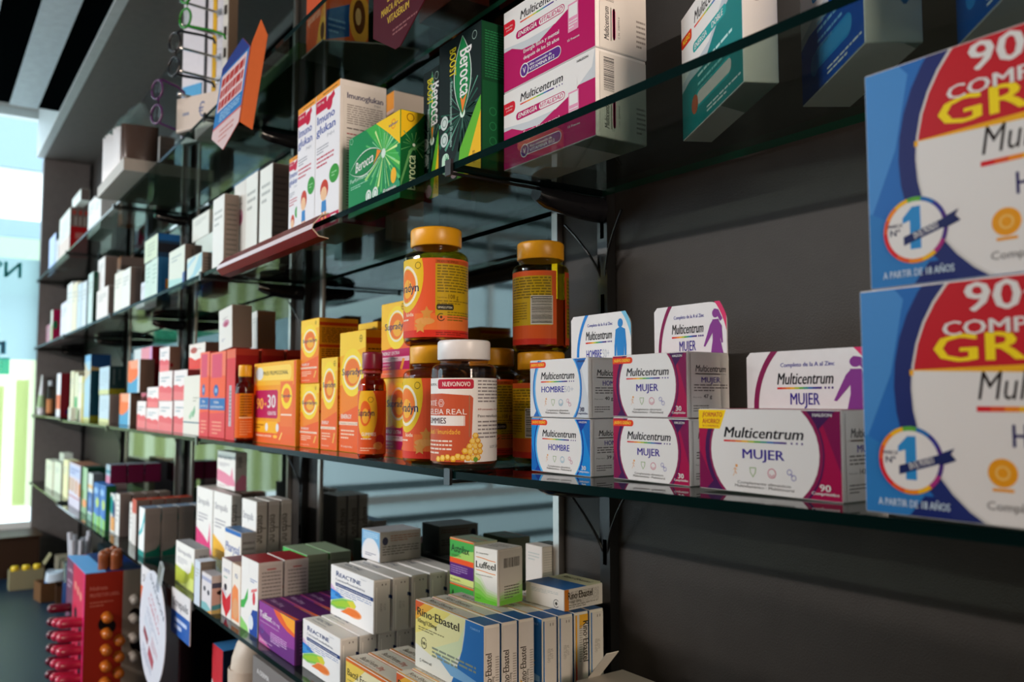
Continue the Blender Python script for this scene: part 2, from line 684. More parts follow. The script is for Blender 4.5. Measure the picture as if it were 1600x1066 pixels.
def d_vital(a, w, d, h):
    F = Face(w, h)
    F.rect(0, 0, 1, 1, '#b8065e')
    F.poly([(0, .5), (.0, 1), (1, 1), (1, .66), (.82, .66), (.62, .52), (.42, .40), (.22, .42), (.1, .50)], '#c9cdd2')
    F.poly([(0, .55), (0, 1), (1, 1), (.97, .80), (.8, .62), (.6, .5), (.3, .5)], WHT)
    F.rrect(-.05, .71, .14, .86, '#d3182e', .4)
    F.L += 1
    F.text('Energía física', .065, .79, .022, WHT, .09)
    F.text('y mental', .065, .75, .022, WHT, .07)
    multi_logo(F, .2, .68, .80, .1)
    F.rrect(.15, .575, .70, .675, '#b8065e', .5)
    F.rrect(.42, .585, .693, .665, WHT, .5)
    F.L += 1
    F.text('ENERGÍA', .285, .60, .055, WHT, .22, b=1, it=1)
    F.text('VITALIDAD', .555, .60, .055, '#c41566', .25, b=1, it=1)
    F.text('Energía física y mental', .24, .36, .045, WHT, .40, 'L', b=1)
    F.text('después de los 50 años', .24, .28, .045, WHT, .40, 'L', b=1)
    F.rrect(.21, .085, .66, .225, WHT, .5)
    F.rrect(.215, .095, .655, .215, '#5a2a86', .5)
    F.circ(.25, .15, .085, WHT)
    F.circ(.25, .15, .072, '#5a2a86')
    F.L += 1
    F.text('V', .25, .115, .07, WHT, .035, b=1)
    F.text('Alto contenido de', .31, .165, .03, WHT, .25, 'L', b=1)
    F.text('VITAMINA B12', .31, .11, .04, WHT, .28, 'L', b=1)
    F.rect(.735, .30, .84, .62, '#e39ab8')
    F.rect(.745, .46, .83, .60, WHT)
    F.rect(.75, .62, .825, .75, WHT)
    F.small(.745, .33, .83, .43, 3, WHT, 4)
    F.text('15 Frascos', .79, .2, .026, WHT, .12, b=1)
    F.text('HALEON', .88, .93, .028, DRK, .11, b=1)
    R = Face(d, h)
    R.rect(0, 0, 1, 1, '#d8d4d0')
    R.bars(.08, .55, .3, .95, DRK, 4, horiz=True)
    R.text('Multicentrum', .19, .29, .075, DRK, .38, b=1, it=1, rot=90)
    R.rect(.23, .1, .245, .48, '#c08a30', keep=True)
    R.rrect(.27, .12, .33, .48, '#b8065e', .1)
    R.text('C.N. 208994.0', .42, .15, .025, DRK, .25, 'L', rot=90)
    R.small(.78, .1, .98, .45, 6, '#8f8a86', 3)
    T = Face(w, d)
    T.rect(0, 0, 1, 1, WHT)
    return WHT, F, R, T


def d_energia(a, w, d, h):
    c = {'teal': '#0c7f80', 'blue': '#0f4fae', 'blue2': '#114f9c'}[a]
    l = {'teal': '#1fa0a0', 'blue': '#2a8fd0', 'blue2': '#2a8fd0'}[a]
    F = Face(w, h)
    F.rect(0, 0, 1, 1, c)
    F.poly([(0, .38), (0, 1), (1, 1), (1, .66), (.9, .70), (.65, .62), (.4, .42), (.15, .42)], '#c3c8cf')
    F.poly([(0, .45), (0, 1), (1, 1), (1, .9), (.78, .78), (.5, .55), (.2, .5)], WHT)
    F.rrect(0, .74, .2, .83, '#d8331c', .3)
    F.text('NUEVO', .1, .765, .045, '#ffe23a', .14, b=1)
    multi_logo(F, .25, .8, .83, .09)
    F.rrect(.22, .60, .78, .68, l, .5)
    F.L += 1
    F.text('ENERGÍA', .36, .618, .045, WHT, .22, b=1)
    F.text('DOBLE', .64, .618, .045, WHT, .18, b=1)
    F.small(.3, .36, .86, .46, 2, '#bfe3e0' if a == 'teal' else '#8fc4ee', 4)
    F.small(.3, .25, .7, .34, 2, '#8fd0cc' if a == 'teal' else '#7fb8ea', 9)
    F.rrect(.24, .14, .84, .28, l, .5)
    F.rrect(.28, .16, .84, .26, '#d8c6c0' if a == 'teal' else '#3f9ad8', .5)
    F.circ(.24, .19, .075, '#c05a3a' if a == 'teal' else '#2a7fc8')
    F.small(.45, .03, .97, .09, 2, WHT, 6)
    R = Face(d, h)
    R.rect(0, 0, 1, 1, '#d6d3d0')
    if a == 'teal':
        R.text('06/2025', .5, .55, .05, '#7f7a76', .25, 'L', rot=90)
        return WHT, F, R, Face(w, d)
    R.text('Multicentrum', .4, .3, .16, DRK, .5, 'L', b=1, it=1, rot=90)
    R.rect(.48, .3, .53, .8, '#e0872a', keep=True)
    R.rrect(.62, .22, .8, .62, l, .1)
    R.small(.2, .7, .8, .95, 3, '#7f7a76', 4)
    T = Face(w, d)
    T.rect(0, 0, 1, 1, WHT)
    return WHT, F, R, T


def supra_logo(F, x, y, r, tw, th, tcol='#233a66'):
    F.circ(x, y, r, '#fbd93a')
    F.L += 1
    F.cring(x, y, r * .72, .14, '#f4ead0', 20, 340, 30)
    F.circ(x, y, r * .6, '#f28a2e')
    F.circ(x + .02, y - r * .1, r * .38, '#f6b23c')
    F.L += 1
    F.text('Supradyn', x, y - th * .4, th, tcol, tw, b=1)


def bayer(F, x, y, r):
    F.cring(x, y, r, .16, '#7c6a1c', n=16)
    F.rect(x - .1 * r * F.H / F.W, y - r * .8, x + .1 * r * F.H / F.W, y + r * .8, '#7c6a1c', keep=True)
    F.rect(x - .7 * r * F.H / F.W, y - r * .1, x + .7 * r * F.H / F.W, y + r * .1, '#7c6a1c', keep=True)


def supra_front(F, kind):
    F.rect(0, 0, 1, 1, '#f2662e')
    if kind in 'tsu':
        F.poly([(0, 1), (1, 1), (1, .62), (.5, .5), (0, .52)], '#f9b52c')
        F.poly([(0, 1), (1, 1), (1, .86), (0, .8)], '#fbcf3c')
        F.poly([(0, .55), (1, .66), (1, .42), (0, .3)], '#f68a2c')
        F.L += 1
        y = {'t': .66, 's': .70, 'u': .66}[kind]
        F.ell(.5, y, .44, .26 if kind != 't' else .2, '#fbd93a')
        F.L += 1
        ry = .15 if kind != 't' else .115
        F.arc(.5, y, .36, ry * 1.25, .12, '#f4ead0', 20, 350, 30)
        F.ell(.5, y, .3, ry, '#f0792e')
        F.ell(.54, y - .03, .2, ry * .55, '#f6b23c')
        F.L += 1
        F.text('Supradyn', .5, y - .02, .055, '#1f3560', .8, b=1)
        bayer(F, .83, .935, .03)
        F.text('ENERGY', .08, .275, .036, '#fff3e4', .42, 'L', b=1)
        F.rect(.0, .222, .92, .25, '#f7d9c0')
        F.text('Vitaminas + Coenzima Q10', .05, .229, .013, '#8a3a1c', .7, 'L')
        F.small(.08, .1, .6, .19, 3, '#ffd9b8', 6)
        F.poly([(.74, .08), (.84, .19), (.9, .185), (.8, .075)], '#f9c25a')
        F.text('30 comprimidos', .08, .035, .018, '#ffe3c8', .45, 'L')
    else:
        F.poly([(0, 1), (1, 1), (1, .5), (0, .35)], '#fbb62a')
        F.poly([(0, 1), (1, 1), (1, .8), (0, .7)], '#fcc93a')
        F.L += 1
        F.ell(.55, .66, .36, .29, '#fbd93a')
        F.L += 1
        F.arc(.55, .68, .29, .21, .12, '#f4ead0', 20, 350, 30)
        F.ell(.55, .68, .245, .175, '#f0792e')
        F.ell(.58, .65, .16, .11, '#f6b23c')
        F.L += 1
        F.text('Supradyn', .5, .64, .09, '#1f3560', .74, b=1)
        bayer(F, .76, .93, .045)
        F.rect(0, .24, 1, .375, '#c01f5e')
        F.rect(0, .21, 1, .27, '#f0c4cc')
        F.rect(0, .1, 1, .21, '#c01f5e')
        F.L += 1
        F.text('ENERGY', .02, .3, .045, WHT, .33, 'L', b=1)
        F.text('EXTRA', .38, .3, .045, WHT, .28, 'L', it=1)
        F.small(.03, .22, .6, .26, 2, '#8a2a48', 4)
        F.text('Multivitaminas y', .03, .165, .02, WHT, .3, 'L')
        F.text('minerales + CAFÉ', .03, .12, .02, '#ffd36a', .34, 'L')
        F.poly([(.68, .11), (.77, .25), (.85, .24), (.76, .1)], '#f5a03a')
        F.text('30 comprimidos', .05, .04, .022, '#ffe3c8', .35, 'L')


def supra_side(R, c='#e8a01e'):
    R.rect(0, 0, 1, 1, c)
    R.rect(0, .89, 1, .94, '#d0481c')
    R.small(.06, .62, .94, .86, 9, '#7a4a10', 3)
    R.rect(0, .55, 1, .59, '#d0481c')
    R.small(.06, .08, .94, .53, 14, '#7a4a10', 8)


def d_supra(a, w, d, h):
    F, R, T = Face(w, h), Face(d, h), Face(w, d)
    supra_front(F, a)
    supra_side(R)
    T.rect(0, 0, 1, 1, '#f9c434')
    return '#f4b030', F, R, T


def d_extra(a, w, d, h):
    F, R, T = Face(w, h), Face(d, h), Face(w, d)
    supra_front(F, 'x')
    supra_side(R, '#d8741e')
    T.rect(0, 0, 1, 1, '#f9c434')
    return '#f4b030', F, R, T


def d_promo(a, w, d, h):
    F, R, T = Face(w, h), Face(d, h), Face(w, d)
    F.rect(0, 0, 1, 1, '#f3a02c')
    F.poly([(0, 0), (1, 0), (1, 1), (.8, 1), (.86, .3), (0, .18)], '#ee6a34')
    F.poly([(0, .72), (0, 1), (.95, 1), (.95, .72)], '#f7b83a')
    F.rrect(-.1, .78, .9, .96, '#fbd460', .4)
    F.ell(.14, .87, .1, .08, '#dfe6ea')
    F.L += 1
    F.text('PACK PROMOCIONAL', .23, .845, .05, '#4a4030', .6, 'L', b=1)
    F.rrect(.03, .31, .6, .66, '#c2265c', .12)
    F.L += 1
    F.text('90', .07, .42, .14, '#ffb648', .18, 'L', b=1)
    F.text('+', .27, .45, .07, '#ffb648', .06, 'L', b=1)
    F.text('30', .35, .44, .16, WHT, .2, 'L', b=1)
    F.text('GRATIS', .36, .35, .045, WHT, .2, 'L', b=1)
    F.poly([(.66, .22), (.66, .76), (.94, .76), (.94, .22)], '#f0793a')
    F.ell(.8, .58, .12, .15, '#fbd93a')
    F.ell(.8, .59, .08, .09, '#f0792e')
    F.L += 1
    F.text('Supradyn', .8, .57, .035, '#1f3560', .22, b=1)
    F.rect(.68, .35, .92, .37, '#f7d9c0')
    F.rect(0, .13, .6, .27, '#fbb62a')
    F.circ(.34, .2, .05, WHT)
    F.circ(.6, .2, .05, WHT)
    F.small(.04, .17, .27, .24, 2, '#a04a18', 3)
    F.rect(0, .05, .95, .13, '#f0662e')
    F.text('Multivitaminas y minerales', .06, .08, .03, '#ffe9d0', .4, 'L', b=1)
    F.ell(.55, .09, .05, .02, '#ffc23a')
    F.poly([(.64, .06), (.7, .15), (.72, .14), (.66, .05)], '#ffd36a')
    R.rect(0, 0, 1, 1, '#dca028')
    R.small(.1, .2, .9, .85, 10, '#8a5a14', 3)
    T.rect(0, 0, 1, 1, '#f0b030')
    return '#f0a830', F, R, T


def burst(F, x, y, r, c1, c2, n=22, seed=2):
    rnd = random.Random(seed)
    for k in range(n):
        a = 2 * pi * k / n + rnd.uniform(-.08, .08)
        l = r * rnd.uniform(.45, 1)
        wd_ = rnd.uniform(.015, .05)
        q = F.H / F.W
        F.poly([(x, y), (x + cos(a - wd_) * l * q, y + sin(a - wd_) * l), (x + cos(a + wd_) * l * q, y + sin(a + wd_) * l)], c1 if k % 3 else c2, keep=True)
    F.L += 1
    F.circ(x, y, r * .09, '#dff2e4')


def eye(F, x, y, rx, ry, rot=0, vert=False):
    """pointed oval badge with green heart and orange tip"""
    def lens(k, c):
        pts = []
        for s_ in (1, -1):
            for t in range(0, 13):
                u = -1 + t / 6
                u *= s_
                v = s_ * (1 - u * u) * k
                pts.append((u * (.9 + .1 * k), v))
        out = []
        ca, sa = cos(radians(rot)), sin(radians(rot))
        for u, v in pts:
            px, py = u * rx * F.W, v * ry * F.H
            if vert:
                px, py = v * rx * F.W, u * ry * F.H
            out.append((x + (px * ca - py * sa) / F.W, y + (px * sa + py * ca) / F.H))
        F.poly(out, c)
    lens(1.0, '#dfeee2')
    lens(.92, '#0c6a3a')
    lens(.8, '#128044')


def d_berocca(a, w, d, h):
    F, R, T = Face(w, h), Face(d, h), Face(w, d)
    F.rect(0, 0, 1, 1, '#178a50')
    F.poly([(.35, 1), (.62, 1), (1, .45), (1, .3), (.7, .6)], '#3fae4c')
    F.poly([(0, 0), (1, 0), (1, .22), (.4, .1)], '#2f9a6c')
    burst(F, .70, .60, .62, '#5cc06a', '#a4dc7c', 26)
    burst(F, .70, .60, .40, '#8fd8a0', '#d8f0a0', 17, 5)
    F.poly([(.555, 1), (1, 1), (1, .61), (.8, .8)], '#f6c822')
    F.L += 1
    F.cring(.88, .88, .06, .3, '#f09a2a', n=20)
    F.text('sabor', .88, .865, .035, '#2a3a8a', .17, b=1)
    eye(F, .35, .60, .33, .15, 5)
    F.poly([(.58, .685), (.66, .645), (.5, .52), (.56, .60)], '#f08a2a')
    F.L += 1
    F.text('Berocca', .33, .545, .125, WHT, .50, b=1, it=1, rot=5)
    F.text('Performance', .04, .42, .05, '#cfeedd', .37, 'L')
    F.small(.05, .33, .4, .38, 2, '#9fd8bc', 3)
    F.ell(.89, .28, .05, .09, '#f4b62c')
    for x in (.42, .55):
        F.circ(x, .17, .075, '#dfe8e2')
        F.cring(x, .17, .05, .25, '#6fae8c', n=14)
    F.text('60 comprimidos', .7, .12, .05, WHT, .24, 'L', b=1)
    F.cring(.06, .955, .04, .14, '#bfe4cc', n=16)
    R.rect(0, 0, 1, 1, '#0f5a2c')
    R.poly([(0, 1), (1, 1), (.75, .9), (0, .68)], '#e6bc1e')
    R.L += 1
    R.cring(.4, .93, .05, .2, '#7a4a10', n=16)
    R.poly([(0, .2), (.35, .55), (1, .7), (1, .68), (.4, .5), (0, .12)], '#5a9a5c')
    burst(R, .55, .62, .2, '#4f9a5a', '#8fc46a', 14)
    R.ell(.55, .32, .2, .24, '#0a3a20')
    R.text('Berocca', .62, .3, .12, '#bfd8b0', .4, b=1, rot=90)
    T.rect(0, 0, 1, 1, '#178a50')
    return '#14803f', F, R, T


def d_boost(a, w, d, h):
    F, R, T = Face(w, h), Face(d, h), Face(w, d)
    F.rect(0, 0, 1, 1, '#0c1c1c')
    F.poly([(.25, 0), (1, 0), (1, .45), (.7, .5), (.55, .3)], '#123a30')
    burst(F, .58, .44, .36, '#1f5a48', '#5fa088', 24)
    F.poly([(.45, 0), (.52, .2), (.9, .45), (1, .5), (1, .2), (.8, 0)], '#63b52e')
    F.poly([(.6, 0), (1, .4), (1, 0)], '#f2bc22')
    F.L += 1
    eye(F, .58, .70, .21, .28, 0, True)
    F.poly([(.58, .44), (.52, .58), (.58, .53), (.68, .56)], '#f0802a')
    F.L += 1
    F.text('Berocca', .52, .88, .15, WHT, .33, 'L', b=1, rot=-90)
    F.text('BOOST', .27, .93, .085, '#d8c81e', .2, 'L', b=1, rot=-90)
    F.text('Rendimiento mental en 30 minutos', .28, .7, .035, '#9fc0b4', .46, 'L', b=1, rot=-90)
    F.cring(.86, .93, .03, .14, '#9fb8ac', n=16)
    for y in (.43, .31):
        F.circ(.14, y, .05, '#c9d4cf')
        F.cring(.14, y, .033, .25, '#6f8a80', n=14)
    F.rrect(.08, .06, .26, .21, '#bfe0c8', .3)
    F.L += 1
    F.text(a, .17, .14, .035, '#16804a', .12, b=1, rot=-90)
    F.circ(.38, .06, .05, '#e8b4c4')
    F.text('sabor', .82, .1, .04, '#7a4a10', .09, rot=-90)
    R.rect(0, 0, 1, 1, '#0d3a22')
    R.rect(.02, .02, .98, .6, '#10492a')
    R.small(.1, .62, .9, .95, 18, '#1f6a40', 4)
    for y in (.4, .3, .2):
        R.cring(.35, y, .03, .2, '#1f6a40', n=12)
    T.rect(0, 0, 1, 1, '#15302f')
    return '#12302a', F, R, T


def d_imuno(a, w, d, h):
    F, R, T = Face(w, h), Face(d, h), Face(w, d)
    F.rect(0, 0, 1, 1, '#eeecf0')
    F.rect(0, .955, 1, 1, '#f0a040')
    F.small(.3, .965, .9, .985, 1, '#8a5a20', 2, last=1)
    F.poly([(0, .86), (0, .95), (.45, .95), (.45, .86)], '#c82448')
    F.circ(.58, .885, .05, '#c82448')
    F.poly([(.4, .9), (.75, .955), (.8, .92), (.5, .84)], '#c82448')
    F.text('1200 mg', .04, .915, .018, WHT, .3, 'L', b=1)
    F.text('Imuno', .06, .775, .06, '#2a4aa0', .74, 'L', b=1)
    F.text('glukan', .03, .695, .06, '#2a4aa0', .8, 'L', b=1)
    F.text('P4H', .5, .645, .025, '#a8aab4', .28, 'L')
    F.small(.06, .55, .55, .61, 3, '#9a9aa6', 4)
    F.small(.06, .45, .78, .54, 3, '#c03050', 7)
    F.ell(.8, .36, .2, .065, '#3a9a3a')
    F.small(.7, .34, .9, .38, 2, '#9fd89f', 4)
    F.rect(0, 0, 1, .09, '#c2184a')
    F.rrect(.66, .02, .92, .075, WHT, .4)
    # plain child figure: head, body, legs
    F.ell(.4, .28, .17, .07, '#c8402c')
    F.ell(.38, .25, .13, .05, '#f0c49a')
    F.poly([(.3, .2), (.48, .2), (.5, .12), (.28, .12)], '#3a86c8')
    F.poly([(.3, .12), (.36, .12), (.35, .06), (.29, .06)], '#f0a04a')
    F.poly([(.42, .12), (.48, .12), (.5, .07), (.44, .06)], '#f0a04a')
    R.rect(0, 0, 1, 1, '#e2dedb')
    R.text('Imunoglukan', .08, .91, .042, '#23285c', .85, 'L', b=1)
    R.text('P4H', .72, .88, .02, '#8a8a94', .14, 'L')
    R.small(.08, .72, .92, .87, 9, '#8f8886', 2)
    R.small(.08, .68, .92, .7, 1, '#5a5654', 5, last=1)
    R.small(.08, .46, .92, .63, 9, '#8f8886', 6)
    R.small(.08, .64, .5, .66, 1, '#a83a4a', 5, last=1)
    R.small(.08, .12, .92, .44, 16, '#8f8886', 9)
    R.rect(0, 0, 1, .09, '#a8164a')
    T.rect(0, 0, 1, 1, '#f0a040')
    return '#e6e2e0', F, R, T


def d_reactine(a, w, d, h):
    F, R, T = Face(w, h), Face(d, h), Face(w, d)
    F.rect(0, 0, 1, 1, '#eeebea')
    for k, (c, e) in enumerate((('#2a82d8', 0), ('#4a9ae0', .05))):
        F.poly([(0, .28 + e), (0, .52 - e), (.18, .50 - e), (.36, .40 - e), (.30, .34 + e), (.12, .30 + e)], c)
    F.poly([(0, .52), (.0, .62), (.08, .56), (.14, .5)], '#d8b4d8')
    for c, e in (('#a8d08a', .02), ('#7cc050', 0), ('#9fca3c', -.03)):
        F.poly([(.0, .19 - e), (.03, .27 + e), (.3, .40 + e), (.55, .44 + e), (.62, .37), (.58, .30 - e), (.4, .24 - e), (.15, .17 - e)], c)
    F.poly([(.40, .40), (.55, .44), (.62, .37), (.58, .30), (.5, .3)], '#d8cf3a')
    for c, e in (('#f4b488', .02), ('#ee8a4a', 0), ('#ea7a34', -.025)):
        F.ell(.56, .215, .17 + e, .075 + e, c)
    F.poly([(.25, .13), (.45, .28), (.62, .27), (.66, .2), (.55, .14)], '#ea7a34')
    F.L += 1
    F.text('R', .135, .815, .105, '#1f3b78', .085, 'L', b=1)
    F.text('EACTINE', .225, .815, .08, '#1f3b78', .50, 'L', b=1)
    F.text('Cetirizina/Pseudoefedrina', .12, .725, .046, '#4a5570', .70, 'L')
    F.rect(.12, .61, 1, .68, '#1f3b78')
    F.text('5 mg/120 mg Comprimidos de liberación prolongada', .14, .632, .026, WHT, .8, 'L', b=1)
    F.small(.13, .47, .96, .59, 3, '#5a78b0', 3, .3)
    F.small(.12, .4, .35, .46, 2, '#2a5aa0', 4)
    F.text('7 comprimidos', .12, .17, .02, '#5a8a50', .22, 'L')
    F.text('756.692.7', .72, .93, .022, '#9aa0aa', .13, 'L')
    R.rect(0, 0, 1, 1, '#d2ccc6')
    R.rect(.08, .03, .14, .9, '#efe9e2')
    R.rect(.90, .66, 1, .73, '#22305a')
    for y in (.92,):
        R.rect(.45, y, .52, y + .035, '#6a6460', keep=True)
        R.rect(.68, y, .75, y + .035, '#6a6460', keep=True)
    R.text('C62E 05 2025', .48, .5, .05, '#8a847e', .16, rot=90)
    R.text('LOT 21', .72, .5, .05, '#8a847e', .12, rot=90)
    T.rect(0, 0, 1, 1, '#d8d4ce')
    T.text('REACTINE', .1, .55, .25, '#3a4668', .38, 'L', b=1)
    T.text('Cetirizina/Pseudoefedrina', .1, .25, .16, '#6a6f7c', .4, 'L')
    return '#e6e1dc', F, R, T


def rino_front(F):
    F.rect(0, 0, 1, 1, '#eeeadf')
    F.poly([(0, .35), (0, 1), (.76, 1), (.66, .55), (.3, .25)], '#efe6a8')
    F.poly([(0, .5), (0, 1), (.55, 1), (.3, .7)], '#f0de7a')
    F.poly([(0, .7), (0, 1), (.3, 1), (.12, .82)], '#f0b03c')
    F.poly([(0, .82), (0, 1), (.15, 1), (.05, .9)], '#e0602c')
    F.poly([(.3, .4), (.66, .66), (.74, .9), (.7, .5), (.5, .2)], '#dfe6b8')
    F.poly([(.757, 1), (1, 1), (1, 0), (.55, 0), (.63, .25), (.71, .55), (.745, .8)], '#2a72b8')
    F.poly([(.3, .34), (.97, .2), (.97, .12), (.55, .12)], '#7fb0d8')
    F.L += 1
    F.text('Rino·Ebastel', .03, .79, .12, '#33291c', .64, 'L', b=1)
    F.text('10mg/120mg', .04, .685, .062, '#4a3c24', .30, 'L', b=1)
    F.small(.05, .57, .45, .64, 2, '#8a7f50', 3)
    F.cring(.14, .40, .085, .14, '#33302a', 30, 350, 24)
    F.text('24H', .14, .375, .05, '#33302a', .085, b=1, it=1)
    F.small(.27, .25, .9, .42, 3, '#8a937f', 5, .5)
    F.text('Almirall', .11, .115, .04, '#3a362e', .15, 'L')
    F.cring(.085, .125, .025, .25, '#3a362e', n=12)
    F.text('728800.9', .82, .9, .03, '#9cc4e8', .13, 'L', rot=0)


def d_rino(a, w, d, h):
    F, R, T = Face(w, h), Face(d, h), Face(w, d)
    rino_front(F)
    R.rect(0, 0, 1, 1, '#cfc8c2')
    if a in ('', '0'):
        R.text('Rino·Ebastel', .42, .10, .11, '#33291c', .55, 'L', b=1, rot=90)
        R.text('10mg/120mg', .6, .10, .05, '#4a443c', .22, 'L', b=1, rot=90)
        R.small(.7, .1, .95, .6, 14, '#8a847c', 3)
        R.poly([(0, 0), (.3, 0), (.3, .1), (0, .2)], '#d8a42c')
        R.L += 1
    elif a == '1':
        R.rect(0, 0, .08, 1, '#2a72b8')
        R.text('C62F 02 2026', .5, .5, .05, '#8a847e', .2, rot=90)
        R.text('LOT 24', .72, .52, .05, '#8a847e', .14, rot=90)
        R.rect(.5, .92, .57, .96, '#8a847e', keep=True)
        R.rect(.7, .92, .77, .96, '#8a847e', keep=True)
    else:
        R.poly([(0, 0), (0, 1), (.12, 1), (.12, 0)], '#e0a02c')
        R.poly([(0, 0), (0, .35), (.12, .2), (.12, 0)], '#d0502a')
        R.poly([(.3, .78), (.3, 1), (1, 1), (1, .9)], '#e0a83a')
        R.L += 1
        R.text('Rino·Ebastel', .6, .90, .12, '#33291c', .60, 'L', b=1, rot=-90)
        R.small(.3, .3, .55, .85, 16, '#8a847c', 3)
    T.rect(0, 0, 1, 1, '#d9d3c6')
    T.rect(.757, 0, 1, 1, '#235f9c')
    T.rect(0, 0, .76, .14, '#e8b060')
    T.text('Rino·Ebastel', .1, .42, .34, '#4a3c28', .36, 'L', b=1)
    T.small(.1, .15, .6, .35, 2, '#9a9284', 3)
    return '#dcd6cc', F, R, T


def d_telfast(a, w, d, h):
    F, R, T = Face(w, h), Face(d, h), Face(w, d)
    F.rect(0, 0, 1, 1, '#8f3a94')
    F.poly([(0, 0), (0, .4), (.5, .25), (1, .35), (1, 0)], '#6a2a7c')
    F.poly([(0, 0), (0, .2), (.35, 0)], '#c05a98')
    F.poly([(.42, 1), (1, 1), (1, .62), (.8, .66), (.62, .76), (.5, .88)], '#e8602c')
    F.poly([(.6, 1), (1, 1), (1, .7), (.8, .78)], '#f4a52a')
    F.L += 1
    F.text('Telfast', .02, .64, .15, WHT, .36, 'L', b=1)
    F.text('120 mg', .40, .63, .075, '#e8d0ea', .2, 'L')
    F.text('comprimidos recubiertos', .03, .53, .035, '#e4c6e8', .55, 'L')
    F.cring(.1, .36, .1, .14, '#3a6ab0', n=20)
    F.small(.35, .18, .8, .42, 5, '#d8b0dc', 3)
    F.small(.03, .05, .4, .12, 2, '#e8c0dc', 6)
    R.rect(0, 0, 1, 1, '#33173c')
    R.small(.2, .2, .8, .8, 8, '#5a3464', 3)
    T.rect(0, 0, 1, 1, '#54235c')
    T.poly([(0, 0), (1, 0), (1, .16), (0, .1)], '#b04a78')
    T.poly([(.45, 0), (1, 0), (1, .2)], '#e0662c')
    T.L += 1
    T.text('Telfast 120 mg', .06, .4, .26, '#b494b8', .36, 'L', b=1)
    return '#54235c', F, R, T


def d_bactil(a, w, d, h):
    F, R, T = Face(w, h), Face(d, h), Face(w, d)
    F.rect(0, 0, 1, 1, '#efe4b8')
    F.poly([(0, .4), (0, 1), (.5, 1), (.2, .6)], '#f0cf5a')
    F.rect(0, .94, 1, 1, '#e0702c')
    F.L += 1
    F.text('Bactil Forte', .04, .66, .14, '#33291c', .56, 'L', b=1)
    F.text('20mg', .63, .66, .14, '#c8321c', .24, 'L', b=1)
    F.text('comprimidos', .04, .54, .06, '#4a4230', .3, 'L')
    R.rect(0, 0, 1, 1, '#d6cec2')
    R.small(.2, .1, .8, .9, 8, '#8a847c', 3)
    T.rect(0, 0, 1, 1, '#d6cfc0')
    T.rect(0, 0, 1, .12, '#d8843a')
    T.L += 1
    T.text('Bactil Forte', .12, .4, .3, '#4a3c28', .36, 'L', b=1)
    T.text('20mg', .5, .4, .3, '#b04a2c', .13, 'L', b=1)
    T.small(.12, .15, .6, .3, 2, '#8a847c', 3)
    return '#dcd4c6', F, R, T


def d_astrilax(a, w, d, h):
    F, R, T = Face(w, h), Face(d, h), Face(w, d)
    F.rect(0, 0, 1, 1, '#dfe88a')
    F.poly([(0, .55), (0, 1), (1, 1), (1, .8), (.5, .6)], '#4aa84c')
    F.poly([(.2, .55), (.6, .75), (1, .8), (1, .55)], '#a8d06a')
    F.rect(0, .44, 1, .56, '#ee5a2a')
    F.rect(0, .14, 1, .44, '#5a2a78')
    F.rect(0, .97, 1, 1, '#ee5a2a')
    F.L += 1
    F.text('Astrilax', .05, .70, .17, '#1c2c1c', .78, 'L', b=1)
    F.text('comprimidos', .07, .6, .06, '#4a6a2a', .4, 'L')
    F.small(.05, .2, .75, .4, 4, '#a88ac0', 3)
    F.text('60 comprimidos', .05, .05, .045, '#4a5a2a', .4, 'L')
    R.rect(0, 0, 1, 1, '#cfd0b4')
    T.rect(0, 0, 1, 1, '#8a9a80')
    T.rect(0, .0, 1, .1, '#d05a30')
    T.rect(.3, .55, 1, .6, '#d05a30')
    return '#c8d0a0', F, R, T


def d_luffeel(a, w, d, h):
    F, R, T = Face(w, h), Face(d, h), Face(w, d)
    F.rect(0, 0, 1, 1, '#f0ece4')
    for k, (c) in enumerate(('#e2ecd0', '#cbe6a8', '#aee07a', '#8ed858', '#72cc3c')):
        e = .5 - .09 * k
        F.poly([(0, 0), (1, 0), (1, e * .45), (.55, e * .55), (.25, e), (0, e * 1.15)], c)
    F.L += 1
    F.text('Luffeel', .5, .63, .12, '#22251c', .88, b=1)
    for y in (.80, .565):
        for k in range(8):
            x = .07 + .1075 * k
            yy = y + .018 * cos(k / 7 * pi) * (1 if y > .7 else .8)
            F.poly([(x, yy), (x + .109, yy - .004), (x + .109, yy + .010), (x, yy + .014)], '#e88a2c', keep=True)
    F.text('50 Comprimidos', .07, .89, .03, '#5a5a50', .55, 'L')
    F.text('Medicamento homeopático', .06, .49, .026, '#6a6a5c', .75, 'L')
    F.text('Heel', .07, .06, .03, '#3a7a1c', .2, 'L')
    R.rect(0, 0, 1, 1, '#d2ccc2')
    for k, c in enumerate(('#c2cfae', '#a4c888', '#8cc468', '#78bc48')):
        e = .42 - .09 * k
        R.poly([(0, 0), (1, 0), (1, e), (.5, e * .7), (0, e * .55)], c)
    R.L += 1
    R.bars(.18, .68, .88, .86, '#3a3634', 5)
    R.small(.2, .1, .85, .36, 5, '#6a6a5c', 3)
    T.rect(0, 0, 1, 1, '#cfc9bf')
    T.small(.15, .3, .9, .8, 3, '#8a847c', 3)
    return '#dcd6cc', F, R, T


